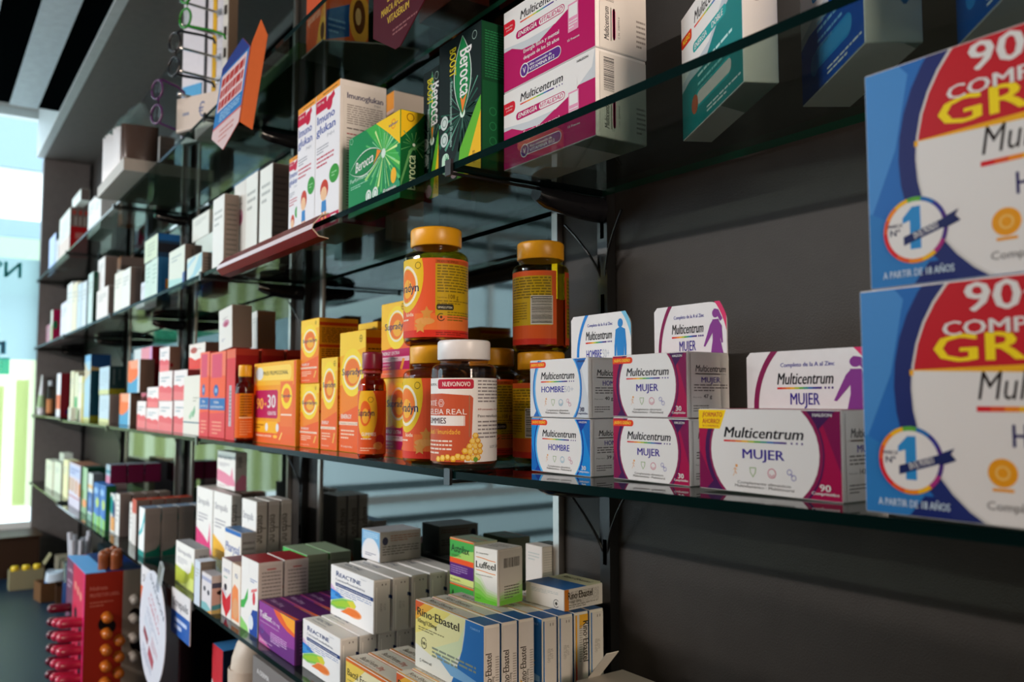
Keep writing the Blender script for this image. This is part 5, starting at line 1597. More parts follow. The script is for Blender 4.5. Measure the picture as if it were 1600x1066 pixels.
def windows():
    w1 = window(1, -4.83, -.222, -4.83, -3.75, .86, 2.95, [1.02, 2.25, 3.49])
    clearm = clear('#f4fafa', 1.3, .0, 'window_glass')
    pane(w1, [(-4.83, -.222, .86), (-4.83, -1.26, .86), (-4.83, -1.26, 2.95), (-4.83, -.222, 2.95)], clearm)
    # frosted film in bands on the farther panes
    b = MB()
    z = .12
    k = 0
    for h in (.22, .05, .16, .05, .13, .05, .16, .05, .40, .05, .34, .06, .42, .05, .30, .32):
        m = clear('#4a5456', 1.3, .1, 'dark_window_band') if k % 2 else clear('#c8d4d6', 1.3, .1, 'frosted_film', milk=.55)
        for ya, yb in ((-1.26, -2.49), (-2.49, -3.72)):
            b.poly([(-4.83, ya, z), (-4.83, yb, z), (-4.83, yb, min(z + h, 2.93)), (-4.83, ya, min(z + h, 2.93))], m)
        z += h
        k += 1
    b.obj('frosted_pane', w1)
    # printed film on the near pane, seen from behind
    def film(c):
        return clear(c, 1.2, .2, 'window_film_' + c, milk=.8)
    b = MB()
    X = -4.824

    def q(y0, y1, z0, z1, c, d=0.0):
        b.poly([(X + d, y0, z0), (X + d, y1, z0), (X + d, y1, z1), (X + d, y0, z1)], film(c))
    q(-.222, -1.2, 1.70, 2.20, '#84979a')
    q(-.222, -1.2, .98, 1.70, '#c3c8a4')
    for i in range(9):
        y = -.25 - i * .105
        q(y, y - .055, .99, 1.60 - .03 * (i % 3), '#c3c89c', .002)
    b.obj('window_poster', w1)
    mb = MB()
    F = Face(1, 1, .0004)
    F.text('Nº1 EN EUROPA', .02, .86, .085, '#2f8a86', .9, 'L', b=1)
    F.rect(.06, .33, .6, .42, '#3fa89a')
    F.text('Nº1', .08, .44, .07, '#3f9aa8', .28, 'L', b=1)
    F.text('EN TU', .1, .38, .025, '#dff0ea', .4, 'L')
    F.text('FARMACIA', .1, .345, .025, '#dff0ea', .4, 'L')
    # mirrored: read from outside, so it runs the other way in here
    F.emit(mb, lambda x, y, o: (X + .004 + o, -.282 - x * .9, 1.33 + y * .90))
    mb.mats = [clear(c, 1.2, .2, 'window_lettering_film' + c, milk=.8) for c in ('#3f9c98', '#4aa89c', '#3f9aa8', '#dff0ea')][:len(mb.mats)]
    mb.obj('window_lettering', w1)
    w2 = window(2, -4.5, -4.03, -2.4, -4.03, 1.25, 2.7, [1.05])
    pane(w2, [(-4.5, -4.03, 1.25), (-2.4, -4.03, 1.25), (-2.4, -4.03, 2.7), (-4.5, -4.03, 2.7)], clearm)
    # street outside
    b = MB()
    b.box(-40, 20, -40, 20, -.35, -.3, mat('#a5a39f', 'matte'))
    o = b.obj('street_pavement')
    struct('', o)
    e = MB()
    wm, gm, gr = mat('#e8e6e2', 'matte'), mat('#75838e', 'matte'), mat('#84937d', 'matte')
    X2 = -12.0
    e.box(X2 - 6, X2, -9, 6, -.3, 9, wm)
    e.obj('facade')
    bl = e
    root = empty('street_building', (0, 0, 0))
    ob = [o for o in COL.objects if o.name.startswith('facade')][0]
    ob.parent = root
    for i, (y, z0, z1) in enumerate(((.55, 4.35, 5.0), (-1.6, 4.35, 5.0), (-3.8, 4.35, 5.0), (.55, 3.5, 3.72), (-1.6, 3.5, 3.72), (-3.8, 3.5, 3.72))):
        w = MB()
        w.box(X2, X2 + .05, y - 1.9, y + .1, z0, z1, gm)
        w.obj('window', root)
    a = MB()
    a.box(X2, X2 + .5, -6, 3, 2.75, 3.42, gr)
    a.obj('awning', root)
    tag(root, 'pale building across the street seen through the window', 'building')


room()
windows()

# ------------------------------------------------------------------ mirrors, posts, shelves, brackets
mm = bpy.data.materials.new('tinted_mirror')
mm.use_nodes = True
pb = mm.node_tree.nodes['Principled BSDF']
pb.inputs['Metallic'].default_value = 1
pb.inputs['Roughness'].default_value = .04
pb.inputs['Base Color'].default_value = lin('#575d5c')
PN = ['nearest', 'second', 'third', 'fourth', 'fifth']
for i, (a, c) in enumerate(((-1.712, -.893), (-2.717, -1.885), (-3.706, -2.905))):
    b = MB()
    b.box(a + .012, c - .012, -.006, -.0005, 1.0, 2.7, mm)
    o = b.obj('mirror_panel')
    tag(o, 'tall wall mirror behind the shelves, %s from the right' % ('first', 'second', 'third')[i], 'mirror')
    f = MB()
    fm = mat('#b9b4ae', 'metal', .35)
    for x in (a, c - .012):
        f.box(x, x + .012, -.010, -.0004, 1.0, 2.7, fm)
    f.obj('mirror_frame', o)
BLK = '#0c0c0d'
for i, x in enumerate(POSTS):
    b = MB()
    b.box(x - .009, x + .009, -.014, -.0004, .72, 2.71, mat(BLK, 'plastic', .35))
    for z in [1.0 + .1 * k for k in range(17)]:
        b.box(x - .003, x + .003, -.0146, -.0139, z, z + .03, mat('#000000', 'matte'))
    tag(b.obj('shelf_post'), 'black slotted upright post on the wall, %s from the right' % ('first', 'second', 'third', 'fourth', 'fifth')[i], 'post')

SH = {2: lambda x: 2.091, 3: lambda x: 1.757 if x < -.797 else 1.756 - .006 * (x + .797), 4: lambda x: 1.4265 if x < -3.797 else (1.4195 if x < -.797 else 1.4195 + .013 * (x + .797)), 5: lambda x: 1.1 if x < -3.797 else 1.09}
SN = {2: 'top', 3: 'upper', 4: 'main', 5: 'lower'}
BAYS = [(-.797, .2), (-1.797, -.797), (-2.797, -1.797), (-3.797, -2.797), (-4.797, -3.797)]
GT = clear('#d3e0da', 1.5, .012, 'shelf_glass')
GE = mat('#071b1a', 'gloss', .12)
GE.node_tree.nodes['Principled BSDF'].inputs['Specular IOR Level'].default_value = .02
for s in (2, 3, 4, 5):
    for i, (a, c) in enumerate(BAYS):
        if s == 2 and i == 0:
            continue
        a, c = a + .003, c - .003
        za, zc = SH[s](a + .001), SH[s](c - .001)
        b = MB()
        t = .004
        P = {}
        for n, x, z in (('a', a, za), ('c', c, zc)):
            P[n] = [(x, YE, z - t), (x, YE, z + t), (x, -.016, z + t), (x, -.016, z - t)]
        A, Cc = P['a'], P['c']
        b.poly([A[1], Cc[1], Cc[2], A[2]], GT)
        b.poly([A[0], A[3], Cc[3], Cc[0]], GT)
        b.poly([A[0], Cc[0], Cc[1], A[1]], GE)
        b.poly([A[2], Cc[2], Cc[3], A[3]], mat('#0f5a44', 'gloss', .2))
        b.poly([A[3], A[0], A[1], A[2]], GE)
        b.poly([Cc[0], Cc[3], Cc[2], Cc[1]], GE)
        tag(b.obj('glass_shelf'), 'clear glass pane of the %s shelf, %s bay from the right' % (SN[s], ('nearest', 'second', 'third', 'fourth', 'fifth')[i]), 'shelf', 'glass shelf panes')
    for i, x in enumerate(POSTS):
        if s == 2 and i == 0:
            continue
        z = SH[s](x - .002) - .0046
        r = empty('shelf_bracket', (x, 0, z))
        bm_ = mat('#1a1a1e', 'gloss', .12)
        b = MB()
        rows = []
        for k in range(9):          # rounded hollow arm under the glass, thick at the post and thin at its nose
            t = k / 8
            y = -.016 - .10 * t
            hh = .033 * (1 - .35 * t ** 2)
            ww = .014 * (1 - .15 * t)
            if k == 8:
                hh, ww = hh * .8, ww * .85
            rows.append([(ww * cos(q) * (1 if abs(cos(q)) > .5 else 1.25), y, -hh / 2 - .0006 + hh / 2 * sin(q)) for q in [2 * pi * j / 12 for j in range(12)]])
        b.grid(rows, bm_, True, True)
        b.poly(rows[-1], bm_)
        b.poly(rows[0][::-1], bm_)
        b.obj('clamp_arm', r)
        b = MB()
        b.tube([(0, -.115, -.0032), (0, YE + .002, -.003)], .002, mat(BLK, 'plastic'))
        b.box(-.006, .006, YE - .004, YE - .0006, -.0062, .0115, mat(BLK, 'plastic'))
        b.obj('front_clip', r)
        for sg in (-1, 1):
            b = MB()
            pts = []
            for k in range(9):
                t = k / 8
                pts.append((sg * (.05 * (1 - t) ** 1.5 + .004), -.03 + .018 * t, -.028 - .075 * t))
            b.tube(pts, .0017, mat(BLK, 'plastic'), 6)
            b.obj('wire_strut', r)
        tag(r, 'black clamp bracket carrying the %s shelf at the %s post from the right' % (SN[s], ('first', 'second', 'third', 'fourth', 'fifth')[i]), 'bracket', 'shelf brackets')

b = MB()
b.box(-4.79, .3, -.62, -.004, 0, .66, mat('#3a3634', 'wall', .5))
o = b.obj('counter')
tag(o, 'long low counter with dark blue-grey top under the shelves', 'counter')
b = MB()
b.box(-4.79, .3, -.64, -.004, .6605, .70, mat('#12283a', 'wall', .38, bump=.4))
b.obj('counter_top', o)

# ------------------------------------------------------------------ cartons on the shelves
NM = {}
for (k, name, x0, x1, y0, d, z0, z1, n, gap, design, label, grp) in ITEMS:
    w, h = x1 - x0, z1 - z0
    cx = (x0 + x1) / 2
    fl = k in ('muj', 'muj2', 're1', 're2', 'sw', 'st3', 'im2', 'tel', 'hom', 'hom50', 'm90', 'mg1', 'mg2', 'ib', 'luf')
    first = carton(name, w, d, h, design, (cx, y0 + d / 2, z0), flap=fl)
    for i in range(n):
        o = first if i == 0 else copy_tree(first)
        o.location = (cx, y0 + d / 2 + i * (d + gap), z0)
        tag(o, label.replace('{o}', ORD[i]), 'box', grp)
    NM[k] = first

# Rino boxes of the upper layer, turned different ways
RB = RINO_UP
for i in range(7):
    x0, x1 = (RB[0], RB[1]) if i < 3 else (-.918, RB[1] + .012)
    o = carton('medicine_box', x1 - x0, RB[3], RB[5] - RB[4], 'rino:' + '0001121'[i], ((x0 + x1) / 2, RB[2] + RB[3] / 2 + i * (RB[3] + .0027), RB[4]), flap=True)
    tag(o, 'Rino-Ebastel box standing in the upper layer of its row, %s' % ORD[i], 'box', 'upper layer of Rino-Ebastel boxes')


def header(k, W, H, art, rad):
    """white card with a rounded corner rising from the back of a carton"""
    o = NM[k]
    x0, z0, y = W[0], H[0], W[2]
    w, h = W[1] - W[0], H[1] - H[0]
    pts = [(0, 0), (w, 0)] + [(w - rad + rad * cos(radians(t)), h - rad + rad * sin(radians(t))) for t in range(0, 91, 10)] + [(.004, h), (0, h - .004)]
    b = MB()
    ox, oy, oz = o.location
    fn = lambda u, v, t: (x0 - ox + u, y - oy + t, z0 - oz + v)
    b.slab(pts, fn, .0012, mat('#efeceb'))
    F = Face(w, h)
    fem = art == 'MUJER'
    F.arc(.66 if not fem else .62, .15, .56, 1.25, .075, '#8a1650' if fem else '#2a86d8', 110, 215, 24)
    F.arc(.55, .15, .52, 1.2, .09, '#e0356c' if fem else '#7cc4e4', 5, 60, 16)
    F.text('Completo de la A al Zinc', .5, .76, .06, '#4a48a0', .42, b=1)
    multi_logo(F, .26, .70, .50, .17)
    if fem:
        F.text('MUJER', .48, .2, .17, '#3a2890', .23, b=1)
        c = '#8a3a90'
        F.ell(.86, .80, .042, .075, c)
        F.poly([(.84, .88), (.9, .86), (.95, .7), (.92, .66), (.89, .74)], c)
        F.poly([(.82, .70), (.9, .70), (.93, .5), (.92, .35), (.96, .1), (.97, 0), (.78, 0), (.82, .35)], c)
        F.poly([(.82, .68), (.79, .62), (.70, .26), (.72, .25), (.83, .5)], c)
        F.poly([(.9, .68), (.94, .58), (.95, .3), (.935, .3), (.91, .5)], c)
    else:
        F.text('HOMBRE', .40, .14, .16, '#23249a', .26, b=1)
        F.text('50+', .60, .14, .16, '#c4c8d0', .11)
        c = '#2a86cc'
        F.ell(.835, .78, .04, .085, c)
        F.poly([(.76, .66), (.815, .70), (.855, .70), (.91, .66), (.93, .35), (.925, .05), (.90, .05), (.895, .4), (.885, 0), (.785, 0), (.775, .4), (.765, .05), (.74, .05), (.74, .35)], c)
    F.emit(b, lambda u, v, e: fn(u, v, -e))
    b.obj('header_card', o)


header('hom50', (-.724, -.629, -.1232), (1.536, 1.5895), 'HOMBRE50', .017)
header('muj2', (-.594, -.5045, -.1252), (1.534, 1.5875), 'MUJER', .02)
header('m90', (-.4725, -.355, -.1382), (1.485, 1.5385), 'MUJER', .012)

# cartons that stand at an angle
def turned(name, a, b_, d, z0, h, design, label, grp=None, flap=False):
    """front-left base corner a, front-right base corner b_"""
    w = math.hypot(b_[0] - a[0], b_[1] - a[1])
    an = math.atan2(b_[1] - a[1], b_[0] - a[0])
    mx, my = (a[0] + b_[0]) / 2, (a[1] + b_[1]) / 2
    loc = (mx - sin(an) * d / 2, my + cos(an) * d / 2, z0)
    return tag(carton(name, w, d, h, design, loc, an, flap=flap), label, 'box', grp)


Z3 = 1.757 + .0042
turned('vitamin_box', (-.590, -.086), (-.448, -.164), .030, Z3 - .003, .125, 'energia:teal', 'teal and white ENERGIA DOBLE box standing askew behind the glass edge')
turned('vitamin_box', (-.457, -.075), (-.346, -.154), .042, Z3 - .004, .13, 'energia:blue', 'blue and white vitamin box standing askew beside the teal one')
turned('vitamin_box', (-.310, -.095), (-.225, -.172), .042, Z3 - .005, .13, 'energia:blue2', 'dark blue vitamin box partly above the GRATIS boxes at top right')
ZR = RB[5] + .0006
turned('medicine_box', (-.902, -.135), (-.861, -.128), .042, ZR, .067, 'luffeel', 'white and green Luffeel box standing on the Rino-Ebastel row', flap=True)
o = turned('medicine_box', (-.866, -.083), (-.797, -.077), .068, ZR, .0245, 'side:#ded6cc:#cfc8c2', 'Rino-Ebastel box lying flat on the right end of its row')
b = MB()
F = Face(.068, .0245)
F.rect(0, 0, .1, 1, '#c8782c')
F.text('Rino·Ebastel', .08, .52, .34, '#33291c', .6, 'L', b=1)
F.text('10mg/120mg', .1, .34, .12, '#5a544a', .3, 'L')
F.small(.1, .08, .8, .3, 2, '#8a847c', 3)
F.emit(b, lambda x, y, e: (.0695 / 2 + .0002 + e, -.034 + x, y))
T = Face(.069, .068)
T.rect(0, 0, 1, .55, '#2a66a4')
T.rect(0, .55, 1, 1, '#d2cfa8')
T.L += 1
T.text('Rino·Ebastel', .5, .75, .12, '#4a4430', .7, b=1)
T.emit(b, lambda x, y, e: (-.0345 + x, -.034 + y, .0245 + .0001 + e))
G = Face(.069, .0245)
G.cring(.8, .28, .2, .15, '#3a3630', 40, 320)
G.circ(.8, .28, .1, '#3a3630', 4)
G.emit(b, lambda x, y, e: (-.0345 + x, -.034 - .0001 - e, y))
b.obj('printed_sleeve', o)
tag(carton('medicine_box', .066, .04, .0735, 'astrilax', (-1.062, -.035, 1.1612)), 'green and purple Astrilax box behind the Luffeel box, lower of two stacked', 'box')
tag(carton('medicine_box', .066, .04, .0635, 'astrilax', (-1.062, -.035, 1.2353)), 'green and purple Astrilax box behind the Luffeel box, upper of two stacked', 'box')
turned('medicine_box', (-.945, -.026), (-.908, -.026), .02, ZR, .054, 'plain:#d8cfc8', 'small plain box against the wall behind the Luffeel box')
turned('medicine_box', (-1.300, -.100), (-1.238, -.098), .075, RE2TOP + .0006, .047, 'water', 'pale blue and white box standing on top of the REACTINE boxes')
# two cartons leaning on top of the red ones
RT = NM['n'].location.z + (ITEMH['n']) + .0006
for i, (x0, x1, y, lb) in enumerate(((-1.778, -1.69, -.2, 'left'), (-1.83, -1.765, -.125, 'right'))):
    o = carton('cosmetic_carton', x1 - x0, .04, .085, 'pinkmark' if i == 0 else 'side:#d4d6d2:#7a5a42', ((x0 + x1) / 2, y + .02, RT + .0032), rot=(0, radians(-4), 0))
    tag(o, 'white carton with shaded brown side leaning on top of the red cartons, %s one of two' % lb, 'box')
for i, (x0, x1, y) in enumerate(((-.87, -.70, -.075),)):
    o = carton('leaflet_box', .11, .07, .094, 'side:#b9b0a8:#8a8480', (-.70, -.06, 1.0945))
    tag(o, 'grey box with printed lid at the bottom edge right of the post', 'box')
    b = MB()
    b.slab([(0, 0), (.045, .0), (.045, .03), (0, .03)], lambda u, v, t: (-.052 + u * .7, -.02 + v * .6, .0945 + u * .75 + t), .001, mat('#cfc8c0'))
    b.obj('open_flap', o)

# ------------------------------------------------------------------ bottles
def facing(x, y):
    return math.atan2(-.7077 - y, 0 - x)


def bottle(name, label, c, z, r, zs, body, cap, fill, face, rcap, fill_top=.6, ribs=48, ring=None):
    """zs: label low, label high, shoulder start, neck, cap low, cap top (above the base)"""
    root = empty(name, (c[0], c[1], z))
    l0, l1, sh, nk, c0, c1 = zs
    rn = rcap * .86
    prof = [(0, .003), (r * .72, .0015), (r * .9, 0), (r * .985, .004), (r, .009), (r, sh)]
    for k in range(1, 7):
        t = k / 6 * pi / 2
        prof.append((rn + (r - rn) * cos(t), sh + (nk - sh) * sin(t)))
    prof += [(rn, c0 - .004), (rn + .0018, c0 - .003), (rn + .0018, c0 - .001), (rn, c0)]
    b = MB()
    b.lathe(prof, body, n=48)
    b.obj('bottle_body', root)
    rf = r * .965
    b = MB()
    ft = l0 + (l1 - l0) * fill_top
    rnd = random.Random(int(c[0] * 1e4))
    rows = []
    for k in range(7):
        zz = .004 + (ft - .004) * k / 6
        rows.append([((rf * (1 - .05 * rnd.random())) * cos(2 * pi * j / 24), (rf * (1 - .05 * rnd.random())) * sin(2 * pi * j / 24), zz + .003 * rnd.random()) for j in range(24)])
    b.grid(rows, fill, True, True)
    b.poly([(0.85 * p[0], .85 * p[1], p[2]) for p in rows[-1]], fill)
    b.grid([rows[-1], [(0.85 * p[0], .85 * p[1], p[2]) for p in rows[-1]]], fill)
    b.obj('gummies', root)
    b = MB()
    n = ribs * 2
    rows = []
    hc = c1 - c0
    for rr, zz in ((rcap * .97, c0), (rcap, c0 + .001), (rcap, c1 - hc * .14), (rcap * .985, c1 - hc * .06), (rcap * .93, c1), (rcap * .5, c1 + .0003), (.0005, c1 + .0003)):
        rows.append([(rr * (1 - (.012 if j % 2 and zz < c1 - .001 else 0)) * cos(2 * pi * j / n), rr * (1 - (.012 if j % 2 and zz < c1 - .001 else 0)) * sin(2 * pi * j / n), zz) for j in range(n)])
    b.grid(rows, mat(cap, 'plastic', .34), True, True)
    b.poly(rows[0][::-1], mat(cap, 'plastic', .34))
    b.obj('cap', root)
    if ring:
        b = MB()
        b.lathe([(rcap * .93, c0 - .006), (rcap * .98, c0 - .0055), (rcap * .98, c0 - .001), (rcap * .93, c0 - .0005)], mat(ring, 'plastic', .34), n=40)
        b.obj('seal_ring', root)
    a0, span, draw = face
    F = Face(r * radians(span), l1 - l0, .00001, cyl=r * radians(6))
    draw(F)
    ph = facing(*c) + radians(a0)
    b = MB()
    F.emit(b, lambda x, y, o: ((r + .0001 + o) * cos(ph + x / r), (r + .0001 + o) * sin(ph + x / r), l0 + y))
    for i in range(len(b.sm)):
        b.sm[i] = False
    b.obj('label', root)
    tag(root, label, 'bottle')
    return root


def star(F, x, y, r, c):
    k = F.H / F.W
    F.poly([(x + (r if i % 2 == 0 else r * .5) * k * cos(pi / 2 + i * pi / 5), y + (r if i % 2 == 0 else r * .5) * sin(pi / 2 + i * pi / 5)) for i in range(10)], c)


def lab_kids(F):
    F.rect(0, 0, 1, 1, '#e8603a')
    F.rect(0, 0, 1, .09, '#d8382a')
    F.rect(.30, .09, 1, .30, '#ee7a3c')
    F.ell(.20, .80, .19, .48, '#e6c02a')
    F.L += 1
    F.arc(.19, .66, .145, .26, .14, '#efe6d0', 0, 360, 30)
    F.ell(.19, .66, .12, .21, '#ee7a2c')
    F.ell(.20, .62, .07, .12, '#f2b23c')
    F.L += 1
    F.text('Supradyn', .165, .58, .11, '#2a3550', .36, b=1)
    F.cring(.335, .91, .045, .18, '#6a5a1c', n=14)
    F.rect(.495, .27, .9, .98, '#c9a51c')
    F.rect(.495, .93, .9, .98, '#cc5a2a')
    F.L += 1
    F.text('MODO DE EMPLEO', .51, .942, .026, '#5a2a10', .2, 'L', b=1)
    F.small(.51, .56, .885, .92, 10, '#7d691e', 3, .5, .8)
    F.text('Contenido neto', .51, .49, .022, '#4a3a14', .09, 'L')
    F.text('108 g', .61, .485, .055, '#3c3014', .10, 'L', b=0)
    F.small(.51, .41, .88, .47, 2, '#7d691e', 9)
    F.rrect(.505, .34, .66, .415, '#2c2a24', .3)
    F.text('SINGLUTEN', .58, .36, .028, '#cfc8b0', .13, b=1)
    F.cring(.545, .25, .05, .22, '#3a3420', 60, 340, 18)
    F.circ(.545, .25, .02, '#3a3420', 4)
    F.small(.6, .2, .89, .33, 4, '#7d691e', 4)
    F.ell(.40, .20, .09, .045, '#e0a05a')
    star(F, .42, .30, .09, '#d8964a')
    star(F, .36, .13, .09, '#dc9c50')
    F.text('kids', .24, .27, .045, '#ffe0c0', .1, b=1)
    F.small(.1, .20, .32, .25, 1, '#f6d8c0', 3)
    F.small(.5, .02, .9, .07, 2, '#8a2418', 5)


def lab_back(F):
    # two label ends with a gap of bare bottle between them
    F.rect(0, 0, .56, 1, '#e2602e')
    F.rect(0, 0, .56, .08, '#d2382a')
    F.rect(.68, 0, 1, 1, '#b8482a')
    F.rect(.02, .26, .51, .93, '#cba81e')
    F.rect(.71, .1, 1, .93, '#8a741a')
    F.L += 1
    F.small(.05, .62, .5, .92, 8, '#7d691e', 3, .5)
    F.small(.04, .3, .26, .58, 8, '#7d691e', 6, .4)
    F.rect(.30, .27, .52, .66, '#d8d2c8')
    F.bars(.31, .29, .51, .65, '#2a2826', 6, horiz=True)
    F.small(.73, .14, 1, .9, 16, '#4a3c14', 5)
    F.rect(.71, .5, 1, .56, '#a04a2a')


def lab_jelly(F):
    F.rect(0, 0, 1, 1, '#e9e5e2')
    F.rect(.0, .0, .505, .76, '#c4583a')
    F.poly([(.0, .76), (.0, .81), (.3, .815), (.56, .79), (.58, .76), (.56, .05), (.5, .05), (.5, .76)], '#c4583a')
    F.rect(.545, .3, .548, .80, '#3f8a6a')
    F.rrect(.25, .87, .585, .985, '#b8203a', .25)
    F.rect(.0, .43, .51, .55, '#e9e5e2')
    F.L += 1
    F.text('ARKOREAL', .24, .91, .03, '#4a464a', .16, 'R')
    F.text('NUEVO/NOVO', .43, .90, .055, '#f0e4e0', .25, b=1)
    F.text('FORTÉ', .235, .67, .062, '#f0e6e0', .19, 'R', b=0)
    F.cring(.29, .70, .05, .14, '#f0e6e0', n=6)
    F.cring(.29, .70, .028, .2, '#f0e6e0', n=6)
    F.text('GELEIA REAL', .525, .565, .065, '#f0e6e0', .46, 'R')
    F.text('GUMMIES', .345, .455, .07, '#4a2430', .28, 'R', b=1)
    F.text('Salud / Imunidade', .47, .33, .06, '#f2c04a', .38, 'R', b=0)
    F.small(.08, .08, .40, .27, 4, '#ecd8c8', 4)
    rnd = random.Random(3)
    for i, (x, y) in enumerate(((.60, .31), (.575, .245), (.62, .25), (.55, .185), (.60, .185), (.64, .19), (.51, .13), (.555, .12), (.60, .12), (.64, .125), (.45, .065), (.49, .055), (.535, .05), (.58, .05), (.62, .055), (.26, .03), (.31, .045), (.36, .055), (.41, .04))):
        c = ('#e2a52c', '#eab83c', '#d8942a')[i % 3]
        F.circ(x, y, .042, c, 6)
        F.circ(x, y + .006, .027, '#f2d070', 6)
    F.ell(.60, .03, .02, .03, '#6a9a3a')
    F.small(.62, .70, .99, .985, 7, '#8a8284', 3, .4)
    F.text('60 caramelos de goma', .62, .615, .022, '#a8504a', .3, 'L')
    F.text('Peso neto/líquido: 270 g', .62, .53, .033, '#5a5456', .36, 'L')
    F.small(.62, .27, .99, .5, 5, '#8f888a', 8, .4)
    F.text('LOT: 230518', .75, .16, .03, '#2c2a2c', .2, 'L')


def lab_gum(F):
    F.rect(0, 0, 1, 1, '#e05a2c')
    F.ell(.36, .66, .27, .42, '#f0b82c')
    F.poly([(.6, 0), (.85, .5), (.9, 1), (1, 1), (1, 0)], '#e8783a')
    F.L += 1
    F.ell(.33, .64, .15, .2, '#e86a2c')
    F.ell(.34, .6, .09, .12, '#f4b040')
    F.L += 1
    F.text('Supradyn', .33, .60, .105, '#24304a', .46, b=1)
    F.cring(.47, .86, .045, .16, '#6a5a1c', n=14)
    F.text('GUMMIES', .42, .285, .055, '#f8e8d8', .36, b=1)
    F.small(.22, .22, .68, .26, 1, '#f6d8c0', 3)
    F.ell(.72, .22, .13, .085, '#c83a3c')
    F.ell(.66, .13, .12, .06, '#f0b060')
    F.small(.2, .04, .6, .11, 2, '#f4c8a8', 5)


def lab_orange(F):
    F.rect(0, 0, 1, 1, '#e2641c')
    F.rect(.32, .45, .8, 1, '#d8841c')
    F.L += 1
    F.small(.34, .47, .8, .97, 8, '#7a3a10', 3, .5)
    F.rect(.3, .44, .85, .47, '#f0c8a0')
    F.small(.34, .05, .8, .4, 6, '#f0a070', 4)


YB = clear('#e0cf4a', 1.45, .05, 'yellow_bottle')
AMB = clear('#d88a3a', 1.45, .05, 'amber_bottle')
CLR = clear('#e8d8c8', 1.45, .04, 'clear_bottle')
GB = mat('#9a3c14', 'gloss', .3)
YC = '#f0a81c'
zr = (.007, .096, .099, .107, .1125, .1340)
zk = (.0075, .1015, .1045, .1135, .1195, .1415)
Z4 = SH[4](-.9) + .0043
bottle('gummy_bottle', 'yellow-capped kids gummy bottle on the shelf edge, under its twin, left of the white-capped bottle', (-.9035, -.190), Z4, .0392, zk, YB, YC, GB, (-100, 200, lab_kids), .0312)
bottle('gummy_bottle', 'yellow-capped kids gummy bottle standing high on top of another, left of two high ones', (-.9035, -.190), Z4 + .1423, .0392, zk, YB, YC, GB, (-100, 200, lab_kids), .0312)
bottle('gummy_bottle', 'yellow-capped bottle at the back, under the bottle with the barcode', (-.838, -.079), Z4, .0347, zr, YB, YC, GB, (-95, 205, lab_back), .029)
bottle('gummy_bottle', 'yellow-capped bottle with a barcode, standing high at the back, right of two high ones', (-.838, -.079), Z4 + .1348, .0347, zr, YB, YC, GB, (-82, 205, lab_back), .029)
bottle('gummy_bottle', 'yellow-capped bottle half hidden behind the white-capped jelly bottle', (-.916, -.1), Z4, .035, zk, YB, YC, GB, (-100, 200, lab_kids), .029)
bottle('gummy_bottle', 'white-capped royal jelly gummy bottle in front at the shelf joint', (-.826, -.1975), Z4, .0372, (.0085, .1, .109, .117, .121, .1428), CLR, '#e6e2e2', mat('#7a3418', 'gloss', .3), (-100, 200, lab_jelly), .0300, .9)
bottle('gummy_bottle', 'small amber Supradyn gummy bottle with maroon cap', (-1.0325, -.2125), Z4, .0185, (.006, .088, .091, .105, .117, .139), AMB, '#8a1838', mat('#8a2c14', 'gloss', .3), (-85, 170, lab_gum), .0135, .95, 24, '#b04a50')
bottle('syrup_bottle', 'amber bottle with orange label and yellow cap left of the promo pack', (-1.559, -.2145), Z4, .0165, (.008, .088, .092, .108, .119, .140), AMB, YC, mat('#7a2410', 'gloss', .3), (-85, 170, lab_orange), .0115, .95, 24)
bottle('spray_bottle', 'small clear spray bottle with orange label near the far end of the main shelf', (-4.72, -.165), SH[4](-4.7) + .0043, .017, (.01, .075, .12, .135, .14, .165), CLR, '#c8ccd4', mat('#c87a4a', 'gloss', .4), (-85, 170, lambda F: F.rect(0, 0, 1, 1, '#cf8a5c')), .012, .95, 20)


def cream_tube(label, x, y, z, w, h, c1, c2):
    root = empty('cream_tube', (x, y, z))
    b = MB()
    rows = []
    for k in range(9):
        t = k / 8
        rows.append([(w / 2 * (1 + .05 * t) * cos(2 * pi * j / 20), (w / 2 * (1 - t) + .0012) * sin(2 * pi * j / 20), .03 + (h - .03) * t) for j in range(20)])
    b.grid(rows, mat(c1, 'plastic', .35))
    b.poly(rows[-1], mat(c1, 'plastic', .35))
    b.obj('tube_body', root)
    b = MB()
    b.lathe([(0, 0), (w * .44, 0), (w * .46, .003), (w * .42, .03), (0, .0305)], mat('#e4e4ea', 'plastic'), n=24)
    b.obj('tube_cap', root)
    b = MB()
    b.lathe([(w * .505, .035), (w * .51, .038), (w * .51, h * .48), (w * .505, h * .482)], mat(c2), n=20)
    for i, v in enumerate(b.v):
        t = (v[2] - .03) / (h - .03)
        b.v[i] = (v[0] * (1 + .05 * t), v[1] * (1 - t) + (.0018 if v[1] > 0 else -.0018), v[2])
    b.obj('printed_band', root)
    tag(root, label, 'tube')


cream_tube('white and green cream tube at the far end of the main shelf', -4.765, -.2, SH[4](-4.75) + .0043, .036, .195, '#e0e0ea', '#a8c49a')
